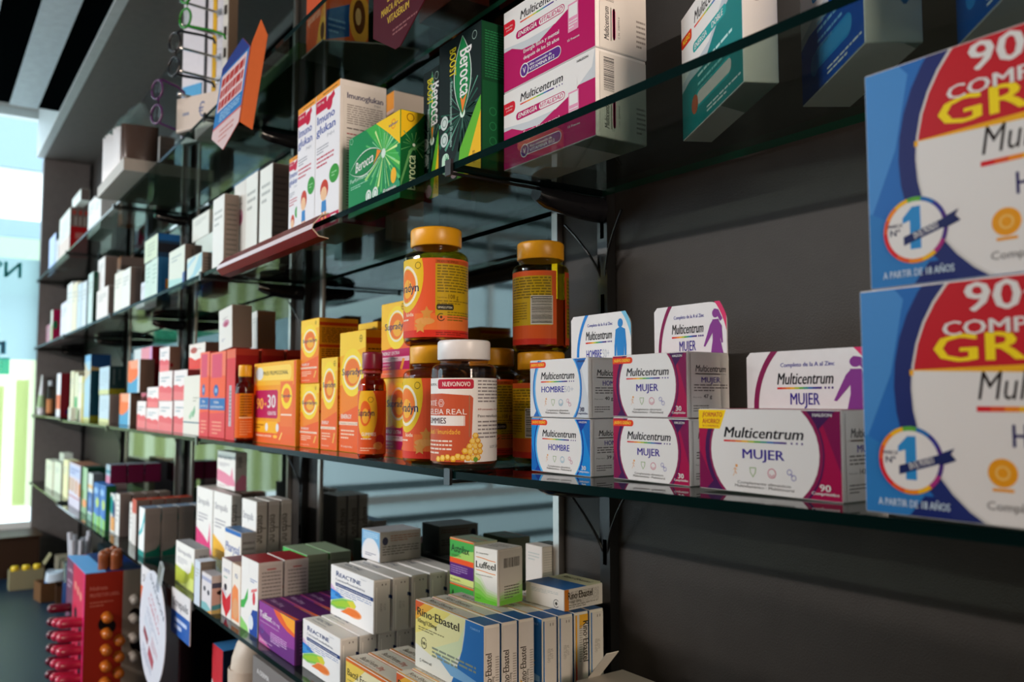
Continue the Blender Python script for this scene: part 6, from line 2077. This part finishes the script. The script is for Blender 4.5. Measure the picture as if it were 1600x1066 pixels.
# ------------------------------------------------------------------ tray of pouches on the top shelf
TZ = SH[2](-2.5) + .0046
tr = empty('display_tray', (-2.55, 0, TZ))
b = MB()
m = mat('#b9b2aa')
x0, x1, y0, y1, h, t = -.19, .197, -.289, -.06, .032, .002
b.box(x0, x1, y0, y1, 0, t, m)
b.box(x0, x1, y0, y0 + t, t, h, m)
b.box(x0, x1, y1 - t, y1, t, h, m)
b.box(x0, x0 + t, y0 + t, y1 - t, t, h, m)
b.box(x1 - t, x1, y0 + t, y1 - t, t, h, m)
b.obj('tray_body', tr)
tag(tr, 'shallow grey card tray jutting over the top shelf edge, holding pouches', 'tray')
rnd = random.Random(5)
for i in range(9):
    white = i < 7  # white ones have the window glare put into their colour
    x = -.172 + .0395 * i
    w, hh = .085, .175 - .004 * i + rnd.uniform(-.006, .006)
    p = empty('pouch', (-2.55 + x, -.238, TZ + .0026), radians(82 + rnd.uniform(-2, 2)))
    b = MB()
    rows = []
    for k in range(8):
        tt = k / 7
        th = .013 * math.sin(pi * min(1, tt * 1.02 + .04)) ** .6 + .0008
        ww = w / 2
        rows.append([(ww * cos(q), th * .9 * sin(q), hh * tt) for q in [2 * pi * j / 16 for j in range(16)]])
    b.grid(rows, mat('#f4f4f6', 'plastic', .2) if white else mat('#54423a', 'gloss', .18))
    b.poly(rows[-1], '#e8e8ea')
    b.poly(rows[0][::-1], '#e8e8ea')
    b.obj('pouch_body', p)
    b = MB()
    b.slab([(-ww, hh), (ww, hh), (ww * .8, hh + .010), (ww * .5, hh + .02), (ww * .2, hh + .06), (-ww * .1, hh + .064), (-ww * .45, hh + .026), (-ww * .85, hh + .012)], lambda u, v, q: (u, -.0006 + q, v), .0012, clear('#dfe6e4', 1.5, .08, 'clear_plastic', milk=.12))
    b.obj('hanging_header', p)
    tag(p, '%s in the tray on the top shelf, %s from the left' % ('glare-white filled plastic pouch' if white else 'brown transparent plastic pouch', ('first', 'second', 'third', 'fourth', 'fifth', 'sixth', 'seventh', 'eighth', 'ninth')[i]), 'pouch', 'pouches in the tray')

# ------------------------------------------------------------------ reading glasses stand on the top shelf
GZ = SH[2](-2) + .0046
GA = radians(24)
GO_ = Vector((-1.905, -.222, GZ))
gs = empty('glasses_stand', GO_, GA)
b = MB()
b.box(-.07, .07, 0, .10, 0, .004, '#8a827c')
b.slab([(-.07, .004), (.07, .004), (.07, .074), (-.07, .080)], lambda u, v, t: (u, t, v), .003, mat('#d8c8bc'))
b.box(.0675, .07, .0031, .10, .004, .07, mat('#a89a90'))
F = Face(.14, .08)
F.text('€', .6, .32, .4, '#5a6a9a', .14)
F.small(.15, .4, .42, .6, 1, '#8a90a8', 3)
F.emit(b, lambda x, y, o: (-.07 + x, -.0001 - o, y))
b.obj('price_base', gs)
b = MB()
b.box(-.14, .005, .066, .082, .004, .60, mat('#d6d2da', 'plastic', .4))
b.box(-.062, -.054, .0642, .0658, .02, .60, mat('#14141a', 'plastic'))
b.box(-.035, -.022, .0645, .0658, .02, .60, mat('#d8a82c', 'paper'))
b.box(-.136, -.07, .0645, .0658, .02, .14, mat('#5aa8d8', 'paper'))
b.obj('display_panel', gs)
b = MB()
b.box(.0052, .022, .060, .085, .004, .60, mat('#e2ded8', 'plastic', .4))
for z in [.13 + .05 * k for k in range(9)]:
    b.box(.009, .018, .0592, .0599, z, z + .022, mat('#4a4644', 'matte'))
b.box(.0221, .025, .060, .085, .004, .60, mat('#7a6a5c', 'paper'))
b.obj('slotted_rail', gs)
for k in range(8):
    z = .082 + .053 * k
    b = MB()
    b.tube([(-.018, .0655, z), (-.043, -.012, z)], .0032, mat('#c8ccd2', 'metal', .2))
    b.tube([(-.043, -.012, z), (-.045, -.018, z)], [.0055, .0045], mat('#e6e8ec', 'metal', .2))
    b.box(-.028, -.008, .0645, .0658, z - .008, z + .008, mat('#b8bcc2', 'metal', .3))
    b.obj('peg', gs)
tag(gs, 'white reading-glasses stand with metal pegs and price base on the top shelf', 'stand')


def glasses(lx, ly, z, c, label, s=1.0, dr=1.0):
    """spectacles hung on their side: one lens above the other, temples going back"""
    P = GO_ + Vector((cos(GA) * lx - sin(GA) * ly, sin(GA) * lx + cos(GA) * ly, z))
    root = empty('reading_glasses', P, radians(13))
    m = mat(c, 'plastic', .22)
    b = MB()
    for sg in (-1, 1):
        pts = []
        for k in range(25):
            q = 2 * pi * k / 24
            pts.append((.017 * s * cos(q), .004 * cos(q), sg * .028 * s + .0215 * s * sin(q)))
        b.tube(pts, .0028, m, 6, False)
    b.tube([(.008, 0, -.008), (.012, -.002, 0), (.008, 0, .008)], .0026, m, 6)
    b.obj('frame', root)
    for sg in (-1, 1):
        b = MB()
        b.poly([(.016 * s * cos(q), .002, sg * .028 * s + .0205 * s * sin(q)) for q in [2 * pi * k / 20 for k in range(20)]], clear('#dfe8e8', 1.9, .02, 'spectacle_lens', milk=.06))
        b.obj('lens', root)
        b = MB()
        z1 = sg * .050 * s
        b.tube([(.010, 0, sg * .046 * s), (.010 + .006 * dr, .006, z1), (.010 + .03 * dr, .045, z1 - .004), (.010 + .046 * dr, .062, z1 - .012), (.010 + .05 * dr, .064, z1 - .022)], [.0034, .0034, .003, .0036, .003], m, 6)
        b.obj('temple', root)
    tag(root, label, 'glasses')


glasses(-.049, -.026, .383, '#101014', 'black reading glasses on the stand, uppermost pair')
glasses(-.020, -.022, .275, '#2a8a2a', 'green reading glasses on the stand, above the middle black pair')
glasses(-.049, -.026, .170, '#14141a', 'black reading glasses on the stand, between the green and purple pairs')
glasses(-.094, -.034, .068, '#4a1450', 'dark purple reading glasses, lowest pair on the stand', 1.0, -.2)

# ------------------------------------------------------------------ things hanging from the shelf edges
def plate(name, label, cat, pts, y, t, face_c, F, ox, oz, extra=None, rz=0.0, edge=None):
    """flat card in an upright plane; pts in metres around (ox, oz)"""
    b = MB()
    b.slab(pts, lambda u, v, q: (u, -t / 2 + q, v), t, mat(face_c), mat(edge) if edge else None)
    if F:
        xs = [p[0] for p in pts]
        zs = [p[1] for p in pts]
        base = [(p[0] - min(xs), p[1] - min(zs)) for p in pts]
        F.P = [(p if p[0] == 'T' else inside(p, base), c, l) for p, c, l in F.P]
        F.P = [q for q in F.P if q[0]]
        F.emit(b, lambda x, yy, o: (min(xs) + x, -t / 2 - o, min(zs) + yy))
    o = b.obj(name, loc=(ox, y, oz), rz=rz)
    tag(o, label, cat)
    return o


F = Face(.165, .20)
F.rect(0, .80, 1, 1, '#2a3a80')
F.rect(0, .30, 1, .82, '#2f78b8')
F.rect(.06, .44, .94, .80, '#dcc0c0')
for k in range(3):
    F.small(.09, .45 + .11 * k, .9, .55 + .11 * k, 1, '#b0322c', 3 + k, .8, 1)
F.small(.2, .32, .9, .42, 4, '#a8cbe0', 6)
F.poly([(0, .28), (1, .28), (1, 0), (0, 0)], '#d6bcbc')
F.small(.3, .1, .8, .24, 3, '#c07a74', 8)
OUTL = [(0, .042), (.09, 0), (.165, .03), (.165, .165), (.11, .20), (0, .18)]
F.P = [(inside(p, OUTL), c, l) for p, c, l in F.P if p[0] != 'T']
F.P = [q for q in F.P if q[0]]
ht = empty('hanging_tag', (-1.572, -.285, 1.935), rot=(radians(-7), 0, 0))
b = MB()
b.slab(OUTL, lambda u, v, q: (u, -.0006 + q, v), .0012, mat('#c8605c'))
F.emit(b, lambda x, y, o: (x, -.0006 - o, y))
b.obj('front_card', ht)
b = MB()
b.slab([(0, .03), (.045, .02), (.05, .19), (.02, .215), (.0, .17)], lambda u, v, q: (.1655 + u * .2, .0012 + u * .42 + q, v), .0012, mat('#cf6a3c'))
b.obj('folded_back', ht)
tag(ht, 'blue pointed card tag with red lettering hanging from the top shelf edge', 'tag')
F = Face(.136, .13)
F.poly([(0, 0), (0, 1), (1, 1), (1, 0)], '#4a1220')
F.ell(.45, .98, .32, .28, '#c8a02a')
F.poly([(.78, 1), (1, 1), (1, .55), (.9, .5)], '#b85a2c')
F.L += 1
F.text('EN TODA LA', .50, .52, .085, '#c8a83a', .42, b=1)
F.text('MARCA APOSÉRUM Y', .50, .41, .07, '#c8a83a', .66, b=1)
F.text('VITASÉRUM', .50, .30, .07, '#c8a83a', .42, b=1)
F.small(.4, .14, .86, .22, 2, '#8a5a5a', 3)
plate('hanging_card', 'maroon promotion card with yellow lettering hanging from the top shelf', 'card', [(0, .035), (.062, 0), (.074, 0), (.136, .035), (.136, .15), (0, .15)], -.246, .0012, '#4a1220', F, -.968, 1.924)

# folded red strip clipped along the upper shelf edge
b = MB()
S3 = SH[3](-1.3)
out = [(YE - .0006, S3 + .010), (YE - .012, S3 + .006), (YE - .024, S3 - .008), (YE - .026, S3 - .016), (YE - .016, S3 - .026), (YE - .0006, S3 - .028)]
inn = [(y + (.0012 if i < 5 else 0), z + (-.0014 if i < 3 else .0014)) for i, (y, z) in enumerate(out)]
XA, XB = -1.60, -1.135
rm = mat('#7c0a12', 'paper', .4)
cols = [mat('#7a4a44', 'paper', .25), mat('#7a3a38', 'paper', .25), mat('#d8ccd0', 'paper', .3), rm, mat('#700810', 'paper', .4)]  # pale facet puts the fold's highlight into the card colour
for i in range(5):
    b.poly([(XA, *out[i]), (XA, *out[i + 1]), (XB, *out[i + 1]), (XB, *out[i])], cols[i])
    b.poly([(XA, *inn[i]), (XB, *inn[i]), (XB, *inn[i + 1]), (XA, *inn[i + 1])], mat('#a89484'))
    for X in (XA, XB):
        b.poly([(X, *out[i]), (X, *inn[i]), (X, *inn[i + 1]), (X, *out[i + 1])], mat('#b8a898'))
tag(b.obj('shelf_edge_strip'), 'folded dark red card strip along the upper shelf edge, open at its right end', 'strip')

# oval tag and price cards on the lower shelf edge
ov = empty('oval_hanging_tag', (-2.02, -.262, 1.0), rot=(0, radians(28), 0))
b = MB()
N = 40
pts = [(.122 * cos(2 * pi * k / N), .125 * sin(2 * pi * k / N)) for k in range(N)]
b.slab(pts, lambda u, v, q: (u, -.001 + q, v), .002, mat('#dcdce6', 'plastic', .3))
F = Face(.244, .25)
F.text('SVENSON', .5, .82, .05, '#6a7080', .62, b=1)
F.text('PARA EL', .5, .7, .035, '#c06a7a', .4)
F.text('CABELLO', .5, .62, .04, '#c06a7a', .5, b=1)
F.small(.25, .48, .75, .56, 2, '#a8acc0', 3)
F.rect(.22, .36, .5, .46, '#c8ccd8')
F.rect(.25, .27, .45, .34, '#8a3a44')
F.rect(.5, .22, .72, .32, '#a8505c')
F.small(.55, .36, .8, .46, 3, '#c08a94', 4)
F.small(.3, .1, .7, .2, 3, '#9aa0b4', 5)
F.emit(b, lambda x, y, o: (-.122 + x, -.001 - o, -.125 + y))
b.obj('oval_card', ov)
b = MB()
b.box(-.012, .012, -.004, .0018, .105, .17, clear('#e8ecf0', 1.5, .05, 'clear_plastic_clip', milk=.5))
b.obj('clip_strip', ov)
tag(ov, 'long white oval tag hanging tilted from the lower shelf edge', 'tag')
for x, z, w, h, c, lb in ((-1.95, 1.008, .15, .092, '#2a5aa8', 'white and blue Strepsils price card on the lower shelf edge, right of the oval tag'), (-2.25, 1.0, .19, .10, '#e0622c', 'white and orange price card on the lower shelf edge, left of the oval tag')):
    F = Face(w, h)
    F.rect(0, 0, 1, .52, c)
    F.L += 1
    F.text('Strepsils', .5, .64, .18, '#5a5860', .8, b=1)
    F.small(.2, .12, .85, .42, 2, '#c8d4ee' if c < '#3' else '#f0c4a8', 4, .6)
    plate('shelf_card', lb, 'card', [(0, 0), (w, 0), (w, h), (0, h)], -.2385, .002, '#dcd8da', F, x, z)

b = MB()
pm = clear('#e6e2ea', 1.5, .05, 'clear_acrylic', milk=.12)
b.box(-2.2, -1.76, -.138, -.1365, 1.0946, 1.145, pm)
b.box(-2.2, -1.76, -.1365, -.1345, 1.0946, 1.0962, pm)
tag(b.obj('acrylic_divider'), 'clear acrylic divider in front of the Strepsils boxes on the lower shelf', 'divider')

# ------------------------------------------------------------------ lip balm display on the counter
LB = empty('lip_balm_display', (-2.66, 0, .7006))
X0, X1, Y0, Y1, H = -.16, .16, -.325, -.115, .345
b = MB()
b.box(X0, X1, Y0, Y1, 0, H, mat('#9a1c24'))
Fr = Face(X1 - X0, H)
Fr.rect(0, 0, .38, 1, '#6a3f58')
Fr.rect(.38, 0, 1, 1, '#c02a4a')
Fr.rect(.9, 0, 1, 1, '#c8205c')
Fr.L += 1
Fr.text('Labello', .08, .9, .03, '#d8c0cc', .25, 'L')
Fr.small(.08, .76, .32, .84, 2, '#b89aac', 3)
for k in range(3):
    Fr.ell(.52 + .14 * k, .84 - .02 * k, .05, .035, '#d88a7a')
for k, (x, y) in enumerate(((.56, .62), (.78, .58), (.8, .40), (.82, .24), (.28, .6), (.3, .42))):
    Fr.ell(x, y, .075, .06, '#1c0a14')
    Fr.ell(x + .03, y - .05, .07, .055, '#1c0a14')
Fr.emit(b, lambda x, y, o: (X0 + x, Y0 - o, y))
Rr = Face(Y1 - Y0, H)
Rr.rect(0, 0, .44, 1, '#8e2416')
Rr.rect(.44, 0, 1, 1, '#8f8378')
Rr.L += 1
Rr.text('Hidrata', .06, .87, .03, '#c87a6a', .2, 'L')
Rr.text('PROTECTOR LABIAL', .06, .82, .026, '#c87a6a', .34, 'L')
Rr.small(.06, .74, .33, .79, 2, '#b0604e', 3)
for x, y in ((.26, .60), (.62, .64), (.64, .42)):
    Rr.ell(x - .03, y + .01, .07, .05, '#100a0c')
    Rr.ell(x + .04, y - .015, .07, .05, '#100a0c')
Rr.emit(b, lambda x, y, o: (X1 + o, Y0 + x, y))
b.obj('display_body', LB)
b = MB()
b.slab([(X0, Y0), (X1, Y0), (X1, Y0 + .05), (X0 + .03, Y0 + .05)], lambda u, v, q: (u, v, H + .0002 + q), .002, mat('#5fa4e0'))
b.slab([(X0, Y0 + .05), (X1, Y0 + .05), (X1, Y1), (X0, Y1)], lambda u, v, q: (u, v, H + .0002 + q), .0015, mat('#14306a'))
b.obj('display_top', LB)
tag(LB, 'red and purple cardboard lip balm display on the counter under the lower shelf', 'display')


def balm(p, d, L, r, c, label, group):
    """capsule-shaped lip balm: barrel with a domed end, pointing along d"""
    b = MB()
    pts, rr = [], []
    for k in range(6):
        q = k / 5 * pi / 2
        pts.append(L - r + r * sin(q))
        rr.append(r * cos(q) if k < 5 else .0006)
    pr = [(0.0, r * .98), (L * .45, r * .98), (L * .46, r), (L - r, r)] + list(zip(pts[1:], rr[1:]))
    D = Vector(d).normalized()
    a = D.cross(Vector((0, 0, 1)))
    if a.length < .05:
        a = Vector((1, 0, 0))
    a.normalize()
    e = a.cross(D)
    rows = [[D * s + (a * cos(2 * pi * j / 16) + e * sin(2 * pi * j / 16)) * q for j in range(16)] for s, q in pr]
    b.grid(rows, mat(c, 'plastic', .25), True, True, flip=True)
    b.poly(rows[0], mat(c, 'plastic'))
    b.poly(rows[-1][::-1], mat(c, 'plastic'))
    o = b.obj('lip_balm', loc=p)
    tag(o, label, 'lip balm', group)


RN = ['top', 'second', 'third', 'fourth', 'fifth', 'sixth']
for rw in range(6):
    for cl in range(3):
        x = -2.66 + .125 - .10 * cl
        z = .7006 + .215 - .036 * rw - (.018 if cl % 2 else 0)
        balm((x, Y0 + .002 - .003, z), (0, -1, .04), .058, .0125, ('#a81c3c', '#b02040', '#5a1024')[cl], 'red lip balm sticking out of the display front, %s row, %s column' % (RN[rw], ('right', 'middle', 'left')[cl]), 'red lip balms')
for rw in range(5):
    for cl in range(2):
        z = .7006 + .232 - .042 * rw - (.022 if cl else 0)
        y = Y0 + .052 + .032 * cl
        if cl == 1 and rw == 0:
            continue
        balm((-2.5 + .0012, y, z), (1, .25, -.5), .026, .0135, '#b8621c', 'orange lip balm on the red side of the display, %s row, %s column' % (RN[rw], ('left', 'right')[cl]), 'orange lip balms')
for rw in range(4):
    for cl in range(2):
        z = .7006 + .27 - .05 * rw - (.024 if cl else 0)
        y = Y0 + .118 + .042 * cl
        balm((-2.5 + .0012, y, z), (1, .25, -.5), .026, .012, '#b4aaa0', 'pale lip balm on the grey side of the display, %s row, %s column' % (RN[rw], ('left', 'right')[cl]), 'pale lip balms')
for k, (x, y) in enumerate(((-2.565, -.262), (-2.535, -.278), (-2.548, -.238), (-2.518, -.25), (-2.60, -.24))):
    balm((x, y, .7006 + H + .0025), (0, 0, 1), .05, .0125, '#8a4a28', 'brown lip balm standing on the display top, %s of five' % ('first', 'second', 'third', 'fourth', 'fifth')[k], 'brown lip balms')

# ------------------------------------------------------------------ things standing on the counter
b = MB()
b.box(-2.30, -1.99, -.2, -.05, .7006, 1.07, mat('#0e0c0e'))
tag(b.obj('dark_stand'), 'tall black display block on the counter right of the lip balms', 'stand')
ps = empty('beauty_poster', (-1.95, -.205, .7006), radians(-30))
b = MB()
b.box(-.055, .055, -.002, .002, 0, .375, mat('#2a1a1e'))
F = Face(.11, .375)
F.rect(.06, 0, .94, .97, '#7a5244')
F.ell(.55, .45, .42, .36, '#b08468')
F.poly([(.06, .97), (.94, .97), (.94, .6), (.8, .78), (.5, .84), (.25, .74), (.2, .4), (.06, .3)], '#241416')
F.ell(.4, .55, .08, .02, '#2a1a18')
F.ell(.72, .53, .08, .02, '#2a1a18')
F.ell(.55, .3, .13, .025, '#8a3a3c')
F.text('S', .35, .84, .08, '#a8503c', .15, b=1)
F.emit(b, lambda x, y, o: (-.055 + x, -.002 - o, y))
b.obj('poster_card', ps)
tag(ps, 'upright beauty poster with a dark-haired face under the lower shelf', 'poster')
tag(carton('cosmetic_carton', .07, .05, .31, 'side:#3a78b0:#1c2a44', (-1.755, -.17, .7006)), 'blue and red carton on the counter between poster and cream bottle', 'box')
o = [q for q in COL.objects if q.get('label', '').startswith('blue and red carton on')][0]
b = MB()
F = Face(.07, .31)
F.poly([(0, 1), (1, 1), (1, .8), (.4, .7), (0, .78)], '#c02a34')
F.poly([(0, .78), (.4, .7), (1, .8), (1, .74), (.4, .64), (0, .72)], '#dcd8d8')
F.emit(b, lambda x, y, e: (-.035 + x, -.0262 - e, y))
b.obj('printed_front', o)
cb = empty('lotion_bottle', (-1.59, -.175, .7006))
b = MB()
cm = mat('#c8b6a4', 'plastic', .45)
b.lathe([(0, 0), (.046, 0), (.048, .003), (.048, .25), (.0465, .29), (.042, .33), (.034, .355), (.022, .369), (0, .374)], cm, n=40)
b.obj('bottle_body', cb)
b = MB()
b.lathe([(.0482, .05), (.0484, .052), (.0484, .31), (.047, .312)], mat('#b09a86', 'plastic', .5), n=40)
b.obj('bottle_band', cb)
tag(cb, 'big rounded cream-coloured lotion bottle under the lower shelf', 'bottle')
ad = carton('cosmetic_carton', .20, .06, .362, 'plain:#7a7472', (-1.385, -.185, .7006))
tag(ad, 'grey A-DERMA carton under the lower shelf at the bottom edge', 'box')
b = MB()
F = Face(.2, .362)
F.text('A-DERMA', .12, .935, .022, '#e8e4e4', .30, 'L', b=1)
F.emit(b, lambda x, y, e: (-.1 + x, -.0306 - e, y))
b.obj('printed_name', ad)

b = MB()
b.box(-4.76, -4.5, -.95, -.215, .7006, .878, mat('#33231a'))
b.box(-4.77, -4.49, -.96, -.205, .878, .884, mat('#3d2b20'))
tag(b.obj('brown_crate'), 'big dark brown box against the window on the counter', 'box')


def open_box(x, y, w, d, h, c, ci, rz, label, cat='box', flaps=True):
    o = empty('open_carton', (x, y, .7006), rz)
    b = MB()
    t = .002
    m = mat(c)
    mi_ = mat(ci)
    b.box(-w / 2, w / 2, -d / 2, d / 2, 0, t, m)
    b.box(-w / 2, w / 2, -d / 2, -d / 2 + t, t, h, m)
    b.box(-w / 2, w / 2, d / 2 - t, d / 2, t, h * 1.2, mi_)
    b.box(-w / 2, -w / 2 + t, -d / 2 + t, d / 2 - t, t, h, m)
    b.box(w / 2 - t, w / 2, -d / 2 + t, d / 2 - t, t, h, m)
    b.obj('carton_walls', o)
    if flaps:
        b = MB()
        b.slab([(-w / 2, 0), (w / 2, 0), (w / 2 * .9, .05), (-w / 2 * .9, .05)], lambda u, v, q: (u, d / 2 + v * .5 + q, h * 1.2 + v * .8), t, m)
        b.obj('carton_flap', o)
    tag(o, label, cat)
    return o


open_box(-4.235, -.29, .075, .13, .08, '#8a8266', '#4a4032', 0, 'small open pale carton holding yellow-capped tubs on the counter')
for i in range(3):
    b = MB()
    b.lathe([(0, 0), (.014, 0), (.014, .06), (.0155, .0605), (.0155, .088), (.012, .093), (0, .0935)], [mat('#d8d2b4', 'plastic')] * 2 + [mat('#d8b81c', 'plastic')] * 4, n=20)
    tag(b.obj('yellow_tub', loc=(-4.235, -.333 + .042 * i, .7032)), 'yellow-capped tub in the small pale carton, %s from the front' % ('first', 'second', 'third')[i], 'tub', 'yellow-capped tubs')
open_box(-3.94, -.2, .10, .16, .075, '#6a4a30', '#5a2418', radians(8), 'open brown carton holding a blue and white bag on the counter')
b = MB()
rows = []
for k in range(7):
    t = k / 6
    rows.append([(.036 * (1 - .25 * t) * cos(q) , .062 * (1 - .2 * t) * sin(q), .001 + .105 * t + .008 * math.sin(2 * q) * t) for q in [2 * pi * j / 14 for j in range(14)]])
b.grid(rows, [mat('#4a7ab0', 'plastic')] * 4 + [mat('#c4d0dc', 'plastic')] * 2)
b.poly(rows[-1], '#b8c8d8')
b.poly(rows[0][::-1], '#b8c8d8')
tag(b.obj('plastic_bag', loc=(-3.94, -.2, .7035), rz=radians(8)), 'blue and white plastic bag in the open brown carton', 'bag')
open_box(-3.755, -.17, .11, .13, .09, '#4a3222', '#241a14', radians(-6), 'dark brown open carton beside the lip balm display')
b = MB()
b.box(-.03, .03, -.012, .012, 0, .135, mat('#8a8a90'))
tag(b.obj('leaflet_pack', loc=(-3.755, -.17, .7035), rz=radians(-6)), 'grey pack standing in the dark brown open carton', 'box')
b = MB()
b.box(-4.42, -4.17, -.16, -.04, .7006, .80, mat('#8c8272'))
b.slab([(-4.42, .802), (-4.17, .802), (-4.2, .845), (-4.4, .84)], lambda u, v, q: (u, -.05 + q, v), .003, mat('#9a9080'))
tag(b.obj('beige_carton'), 'beige carton behind the small open cartons on the counter', 'box')
b = MB()
b.box(-3.98, -3.5, -.055, -.01, .7006, .90, mat('#10222c'))
tag(b.obj('dark_rack'), 'dark narrow block behind the cartons on the counter', 'block')
cu = empty('straw_cup', (-3.72, -.155, .7006))
open_top = MB()
open_top.lathe([(0, 0), (.04, 0), (.042, .004), (.05, .22), (.0485, .22), (.04, .006), (0, .006)], clear('#c4d4dc', 1.45, .05, 'clear_cup', milk=.1), n=28)
open_top.obj('cup_body', cu)
cu.location = (-3.46, -.2, .7006)
open_top = MB()
open_top.lathe([(.0505, .06), (.0512, .062), (.0505, .15), (.0498, .152)], mat('#16305c'), n=28)
open_top.obj('blue_band', cu)
tag(cu, 'clear cup with blue band holding white tubes on the counter', 'cup')
for i in range(7):
    q = 2 * pi * i / 7
    b = MB()
    b.tube([(.014 * cos(q), .014 * sin(q), .01), (.033 * cos(q), .033 * sin(q), .30 + .012 * (i % 3))], [.007, .009], mat('#c4c4cc', 'plastic'), 10)
    tag(b.obj('white_tube', loc=(-3.46, -.2, .7006)), 'white tube in the clear cup on the counter, %s going round' % ('first', 'second', 'third', 'fourth', 'fifth', 'sixth', 'seventh')[i], 'tube', 'white tubes in the cup')

# dark card tray under the aposerum carton on the top shelf
b = MB()
b.slab([(-1.45, -.095), (-1.414, -.176), (-1.31, -.176), (-1.27, -.094), (-1.252, -.025), (-1.31, -.012), (-1.43, -.012)], lambda u, v, q: (u, v, 2.0953 + q), .0025, mat('#7a7774'))
tag(b.obj('card_tray'), 'dark grey card tray under the aposerum carton on the top shelf', 'tray')
b = MB()
GO = empty('unseen_light_block', (0, -1.1, 0))  # unseen block added to shade the lower right wall and right-hand boxes
b.box(-1.15, -.881, -.25, .23, 0, 1.60, mat('#3a3532', 'wall'))
b.box(-.88, 1.1, -.25, .23, 0, 1.66, mat('#3a3532', 'wall'))
b.box(-.62, 1.1, .0, .02, 1.661, 2.08, mat('#3a3532', 'wall'))
b.obj('light_block_body', GO)
tag(GO, 'unseen dark block added behind the camera to shade the right side', 'display')
